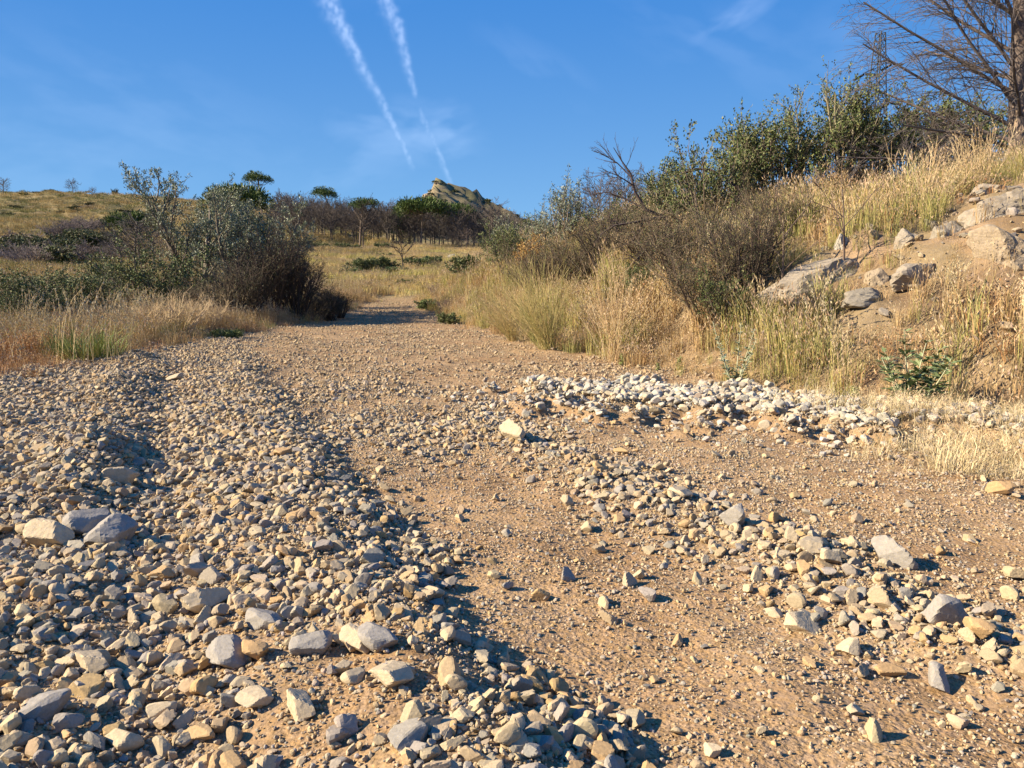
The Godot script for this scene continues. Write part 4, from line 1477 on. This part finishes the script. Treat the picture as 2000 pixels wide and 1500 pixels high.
	put(bush("ochre_bush", 1.3, 0.6, 14, 6, 0.05, 0.03, [Color(0.40, 0.24, 0.07), Color(0.33, 0.20, 0.07), Color(0.46, 0.30, 0.10)], Color(0.2, 0.14, 0.1), 0.004, [5, 5]), "orange-brown withered bush beside the bright green one", "bush", 0.56, 24.5, 0.4, Vector3(1, 1.15, 1))
	for t in [[1.17, 21, 1.0, 0.85, 1, "reddish-brown twig tangle under the silver skyline bush"], [1.84, 20, 1.1, 1.0, 1, "brown twig tangle left of the dark fallen branch"], [2.43, 19, 1.0, 1.0, 0, "dark twig tangle under the dark fallen branch"], [0.85, 21.5, 0.9, 0.8, 1, "brown twigs at the thicket's left side above the broom"], [3.26, 12.9, 0.8, 0.95, 1, "brown twiggy bush above the mullein"], [3.84, 12.7, 0.75, 0.9, 0, "dark twiggy bush left of the grey slab"], [3.31, 14.8, 0.95, 1.1, 1, "tall brown twig bush below the right evergreens"], [4.93, 15, 0.7, 0.8, 1, "brown twig bush behind the forked bare shrub"], [4.30, 11.1, 0.4, 0.35, 0, "black twigs in the shade under the grey slab"], [3.13, 17, 1.0, 1.0, 1, "brown twig bush right of the tall dry broom"]]:
		put(tangle[t[4]], t[5], "bush", t[0], t[1], rr(0, TAU), Vector3(t[2], t[3], t[2]), "twiggy bushes of the right thicket")
	for t in [[4.49, 18, 1.0, 1.25, 0, "green evergreen bush at the left end of the skyline row"], [5.35, 18.5, 0.95, 1.35, 2, "evergreen bush with a leaning bare twig on top"], [5.91, 18, 1.0, 1.25, 1, "evergreen bush under the slender shoot"], [6.55, 17.5, 0.95, 1.15, 0, "broad evergreen bush in the skyline row's middle"], [7.36, 17.5, 0.9, 1.3, 2, "tallest evergreen bush rising before the pylon"], [8.16, 18, 0.85, 1.0, 0, "evergreen bush at the foot of the pylon"], [9.49, 19, 1.2, 1.4, 1, "rounded dark green bush right of the pylon"], [11.04, 20, 1.1, 1.4, 1, "smaller rounded green bush left of the dead pine"], [12.86, 22, 1.1, 1.4, 1, "last green bush on the skyline by the dead pine"], [4.34, 20, 0.9, 1.1, 1, "dark green bush below the small flat pine"], [2.90, 21, 0.8, 0.7, 0, "green bush among the brown twigs below the dark branch"], [2.84, 16, 0.55, 0.55, 1, "low green bush behind the dry broom"], [3.45, 12.5, 0.5, 0.55, 0, "small green bush growing into the brown twiggy bush above the mullein"]]:
		put(oak[t[4]], t[5], "bush", t[0], t[1], rr(0, TAU), Vector3(t[2], t[3], t[2]), "green bushes of the right thicket")
	# shoots that stand above the row
	for t in [[7.20, 17.2, 3.0, 0.5, "tall leafy shoot on the tallest evergreen bush"], [6.30, 17.6, 2.75, 0.24, "slender leafy shoot left of the tallest one"], [5.44, 18.2, 3.0, 0.3, "leaning leafy shoot at the left of the evergreen row"], [3.97, 20, 2.6, 0.18, "thin lone shoot beside the small flat pine"]]:
		put(bush("leafy_shoot", t[2], t[3], 4, 8, 0.05, 0.03, OAK, Color(0.25, 0.22, 0.15), 0.004, [9, 3]), t[4], "bush", t[0], t[1], rr(0, TAU), one, "leafy shoots above the evergreens")
	# dry broom and tall straw plants on the toe of the bank
	put(broom("dry_broom", 1.9, Vector3(-0.35, 0, 0.1), 170, [Color(0.48, 0.40, 0.17), Color(0.40, 0.36, 0.14), Color(0.56, 0.45, 0.22), Color(0.33, 0.31, 0.12)], false), "fan of greenish straw broom leaning left over the track's edge", "broom", 0.77, 15.6, 0.0, one)
	put(broom("dry_broom", 1.5, Vector3(-0.5, 0, 0.2), 130, [Color(0.50, 0.40, 0.19), Color(0.56, 0.45, 0.22), Color(0.40, 0.34, 0.14)], false), "smaller straw broom left of the leaning fan", "broom", 0.12, 18, 0.0, one)
	put(broom("tall_dry_weed", 2.0, Vector3(0, 0, 0.1), 60, straws, true), "tall dry branching weed with pale seed heads right of the broom", "weed", 1.83, 13.6, 0.0, one)
	put(broom("tall_dry_weed", 1.3, Vector3(0.1, 0, 0), 40, straws, true), "dry branching weed high on the bank at the right", "weed", 7.02, 13.2, 0.0, one)
	put(broom("tall_dry_weed", 1.2, Vector3(-0.1, 0, 0), 40, straws, true), "dry branching weed near the dead pine's foot", "weed", 8.04, 13.6, 0.0, one)
	# bare forked shrub
	put(dead_tree("bare_shrub", 1.5, 0.9, 6, 0.006, [3, 2], Color(0.13, 0.095, 0.075), 0.3), "bare dark shrub standing beside the white boulder", "bush", 5.10, 12, 0.4, Vector3(0.9, 1, 0.9), "bare shrubs on the bank")
	put(dead_tree("bare_shrub", 1.5, 1.1, 5, 0.006, [3, 2], Color(0.15, 0.11, 0.085), 0.25), "bare forked shrub left of the grey slab", "bush", 4.25, 12.2, 1.4, Vector3(1, 0.95, 1), "bare shrubs on the bank")
	build_snag()
	# green herbs
	put(rosette("thistle", 0.95, [Color(0.17, 0.22, 0.10), Color(0.23, 0.27, 0.14), Color(0.13, 0.17, 0.07)], 7, 0.22), "green spiny thistle spreading at the foot of the bank", "thistle", 4.47, 8.5, 0.3, one, "", 0.02)
	put(rosette("mullein", 0.95, [Color(0.24, 0.27, 0.17), Color(0.32, 0.35, 0.25), Color(0.16, 0.20, 0.09)], 5, 0.13), "grey-green mullein with woolly stalks at the bank's foot", "mullein", 2.98, 10.2, 0.9, Vector3(0.8, 1.0, 0.8), "", 0.02)
	var sprout := rosette("sprout", 0.24, [Color(0.22, 0.27, 0.08), Color(0.30, 0.32, 0.11)], 2, 0.08)
	for t in [[3.78, 8.41, 0.75, "green sprout growing through the pale stone heap"], [2.62, 12.02, 1.0, "green sprout at the upper edge of the stone heap"], [1.86, 12.91, 0.95, "green sprout at the foot of the tall dry weed"], [2.29, 12.02, 0.6, "smallest green sprout between the two upper ones"]]:
		put(sprout, t[3], "sprout", t[0], t[1], rr(0, TAU), one * t[2], "green sprouts at the bank's foot", 0.0)
	build_dead_pine()

func line(pts: Array) -> Array:
	return pts.map(func(p): return Vector3(p[0], p[1], -p[2]))

# black crooked branch that arches above the thicket
func build_snag() -> void:
	var base := Vector3(3.33, 17.5, 0)
	var o := thing("fallen_branch", "black crooked dead branch arching above the right thicket", "branch", at(base.x, base.y, 0.1))
	var col := Color(0.085, 0.065, 0.06)
	var runs := [
		[[[3.87, 1.40, 17.5], [3.65, 2.31, 17.5], [3.41, 2.92, 17.4], [2.97, 3.09, 17.4], [2.70, 3.46, 17.3], [2.60, 3.85, 17.3], [2.40, 4.12, 17.3], [2.20, 4.39, 17.2]], 0.065, 0.008],
		[[[2.60, 3.79, 17.3], [2.31, 4.10, 17.4], [2.05, 4.25, 17.4]], 0.02, 0.006],
		[[[2.65, 3.61, 17.3], [2.34, 3.78, 17.2], [2.07, 3.89, 17.2]], 0.018, 0.006],
		[[[3.41, 2.92, 17.4], [2.97, 2.87, 17.2], [2.66, 2.78, 17], [2.21, 2.71, 16.9], [1.88, 2.50, 16.9]], 0.045, 0.008],
		[[[2.85, 2.82, 17.1], [2.76, 2.56, 17], [2.56, 2.34, 17]], 0.025, 0.006],
		[[[3.62, 2.42, 17.4], [3.22, 2.56, 17], [2.97, 2.27, 16.8], [2.62, 1.96, 16.6]], 0.03, 0.008],
		[[[2.97, 3.09, 17.4], [2.56, 3.32, 17.5], [2.12, 3.50, 17.6], [1.83, 3.44, 17.6]], 0.025, 0.006],
		[[[3.93, 4.00, 18.4], [4.29, 4.12, 18.4], [4.65, 4.09, 18.4], [5.14, 3.66, 18], [5.72, 2.76, 17.5], [6.26, 1.84, 17]], 0.03, 0.03]]
	var first := true
	for r in runs:
		var b := Buf.new()
		var tips := []
		var pts := line(r[0])
		for i in pts.size():
			pts[i] -= o.position
		b.tube(pts, r[1], r[2], 6, col)
		var P := {"segs": [4, 3], "sides": [3, 3], "kids": [3], "ratio": [0.45], "ang": [0.6], "from": [0.2], "wander": [0.18, 0.2], "lift": [0.02, 0.0], "thin": [0.6], "rmin": 0.004, "bark": col}
		for k in 9:
			var t := rr(0.35, 0.99) * (pts.size() - 1)
			var i := mini(int(t), pts.size() - 2)
			var dir: Vector3 = (pts[i + 1] - pts[i]).normalized()
			limb(b, pts[i].lerp(pts[i + 1], t - i), (dir + rv() * 0.8).normalized(), rr(0.3, 0.7), 0.009, 0, P, tips)
		part("trunk" if first else "branch", b.mesh(mats.bark), o)
		first = false

# the big leafless pine whose trunk stands at the right edge
func build_dead_pine() -> void:
	var x := 10.2
	var d := 16.0
	var o := thing("dead_pine", "large leafless pine with long sweeping branches at the right edge", "tree", at(x, d, 0.2))
	var b := Buf.new()
	var h := 8.6
	var pts := []
	for k in 11:
		pts.append(Vector3(sin(k * 1.3) * 0.04 - k * 0.04, h * k / 10.0 - 0.1, cos(k * 1.7) * 0.05))
	b.tube(pts, 0.19, 0.05, 10, Color(0.16, 0.125, 0.105))
	# bark plates
	for k in 420:
		var t := rng.randf()
		var y := t * h * 0.8
		var r := lerpf(0.19, 0.08, t)
		var a := rr(0, TAU)
		var out := Vector3(cos(a), 0, sin(a))
		var side := Vector3(-sin(a), 0, cos(a))
		b.leaf(pts[int(y / h * 10)] * Vector3(1, 0, 1) + out * (r + 0.012) + Vector3(0, y, 0), (Vector3.UP + out * rr(-0.1, 0.12)).normalized(), side, rr(0.08, 0.2), rr(0.04, 0.09), tint(pick([Color(0.24, 0.175, 0.13), Color(0.15, 0.12, 0.10), Color(0.32, 0.23, 0.16)]), 0.2))
	part("trunk", b.mesh(mats.bark), o)
	var bark := Color(0.125, 0.105, 0.098)
	var P := {"segs": [7, 5, 3], "sides": [5, 3, 3], "kids": [30, 9], "ratio": [0.44, 0.45], "ang": [0.75, 0.6], "from": [0.12, 0.15], "wander": [0.07, 0.10, 0.16], "lift": [0.012, -0.06, -0.05], "thin": [0.33, 0.55], "rmin": 0.0042, "bark": bark}
	# height on the trunk, heading (0 = left, towards the track), rise, length
	var arms := [[0.35, 0.1, 0.02, 3.5], [0.62, -0.35, 0.16, 3.2], [0.75, 0.5, 0.45, 3.4], [1.0, 0.05, 0.62, 3.6], [1.35, -0.3, 0.75, 3.2], [1.65, 0.25, 0.55, 3.7], [2.0, -0.05, 0.85, 3.4], [2.35, 0.45, 0.7, 3.3], [2.7, -0.35, 0.9, 3.0], [3.0, 0.1, 0.75, 3.5], [3.4, -0.15, 0.95, 3.0], [3.8, 0.3, 0.8, 3.0], [0.5, 0.9, 0.3, 2.6], [1.2, -0.9, 0.5, 2.8], [1.9, 1.1, 0.6, 2.8], [2.5, -1.1, 0.7, 2.6], [1.0, 2.2, 0.5, 2.6], [1.6, 3.0, 0.6, 3.0], [2.3, -2.4, 0.7, 2.8], [3.1, 2.6, 0.8, 2.6], [4.2, 0.7, 0.9, 2.6], [4.6, -0.6, 1.0, 2.4], [4.4, 2.8, 0.9, 2.4], [5.2, 0.1, 1.0, 2.2], [5.8, 1.8, 1.0, 2.0], [6.4, -1.2, 1.0, 1.8], [7.0, 0.6, 1.1, 1.5], [7.6, 3.2, 1.1, 1.2]]
	for a in arms:
		var c := Buf.new()
		var tips := []
		var dir := Vector3(-cos(a[1]), a[2], -sin(a[1])).normalized()
		limb(c, Vector3(0, a[0], 0), dir, a[3], 0.042, 0, P, tips)
		part("branch", c.mesh(mats.bark), o)

# ---------------------------------------------------------------- lattice pylon on the hill behind
func build_pylon() -> void:
	var x := 64.3
	var d := 141.0
	var foot := at(x, d, 0.3)
	var o := thing("pylon", "steel lattice power pylon rising behind the evergreen bushes", "pylon", foot, 0.5)
	var top := 45.4 - foot.y
	var wide := func(y: float) -> float:
		return lerpf(2.3, 0.55, clampf(y / (top * 0.93), 0, 1))
	var bar := func(called: String, p: Vector3, q: Vector3, r: float, parent: Node3D) -> MeshInstance3D:
		var b := Buf.new()
		b.tube([p, q], r, r, 4, Color.WHITE)
		return part(called, b.mesh(mats.metal), parent)
	var corner := func(k: int, y: float) -> Vector3:
		var w: float = wide.call(y)
		return Vector3(w * (1 if k == 0 or k == 3 else -1), y, w * (1 if k < 2 else -1))
	for k in 4:
		bar.call("leg", corner.call(k, 0.0), corner.call(k, top), 0.11, o)
	var y := 0.0
	while y < top - 0.5:
		var step: float = maxf(wide.call(y) * 1.5, 1.2)
		var y2 := minf(y + step, top)
		for k in 4:
			bar.call("brace", corner.call(k, y), corner.call((k + 1) % 4, y2), 0.06, o)
			bar.call("brace", corner.call(k, y2), corner.call((k + 1) % 4, y2), 0.05, o)
		y = y2
	for s in [[top - 4.6, 1.0], [top - 7.2, -1.0], [top - 11.3, 1.0]]:
		var arm := Node3D.new()
		arm.name = "cross_arm"
		o.add_child(arm, true)
		var tip := Vector3(s[1] * 3.6, s[0], 0)
		for z in [-0.6, 0.6]:
			bar.call("strut", Vector3(s[1] * 0.5, s[0], z), tip, 0.07, arm)
			bar.call("strut", Vector3(s[1] * 0.5, s[0] + 1.3, z), tip, 0.06, arm)
		bar.call("strut", Vector3(s[1] * 2.0, s[0], -0.32), Vector3(s[1] * 2.0, s[0] + 0.6, 0.3), 0.05, arm)
		for z in [-1.0, 1.0]:
			var b := Buf.new()
			for k in 9:
				var p := tip + Vector3(0, -0.25 - k * 0.06, z * (0.3 + k * 0.22))
				b.tube([p - Vector3(0, 0.02, z * 0.09), p + Vector3(0, 0.02, z * 0.09)], 0.24, 0.12, 8, Color.WHITE)
			b.tube([tip, tip + Vector3(0, -0.8, z * 2.3)], 0.05, 0.05, 4, Color.WHITE)
			part("insulator", b.mesh(mats.glass), o)
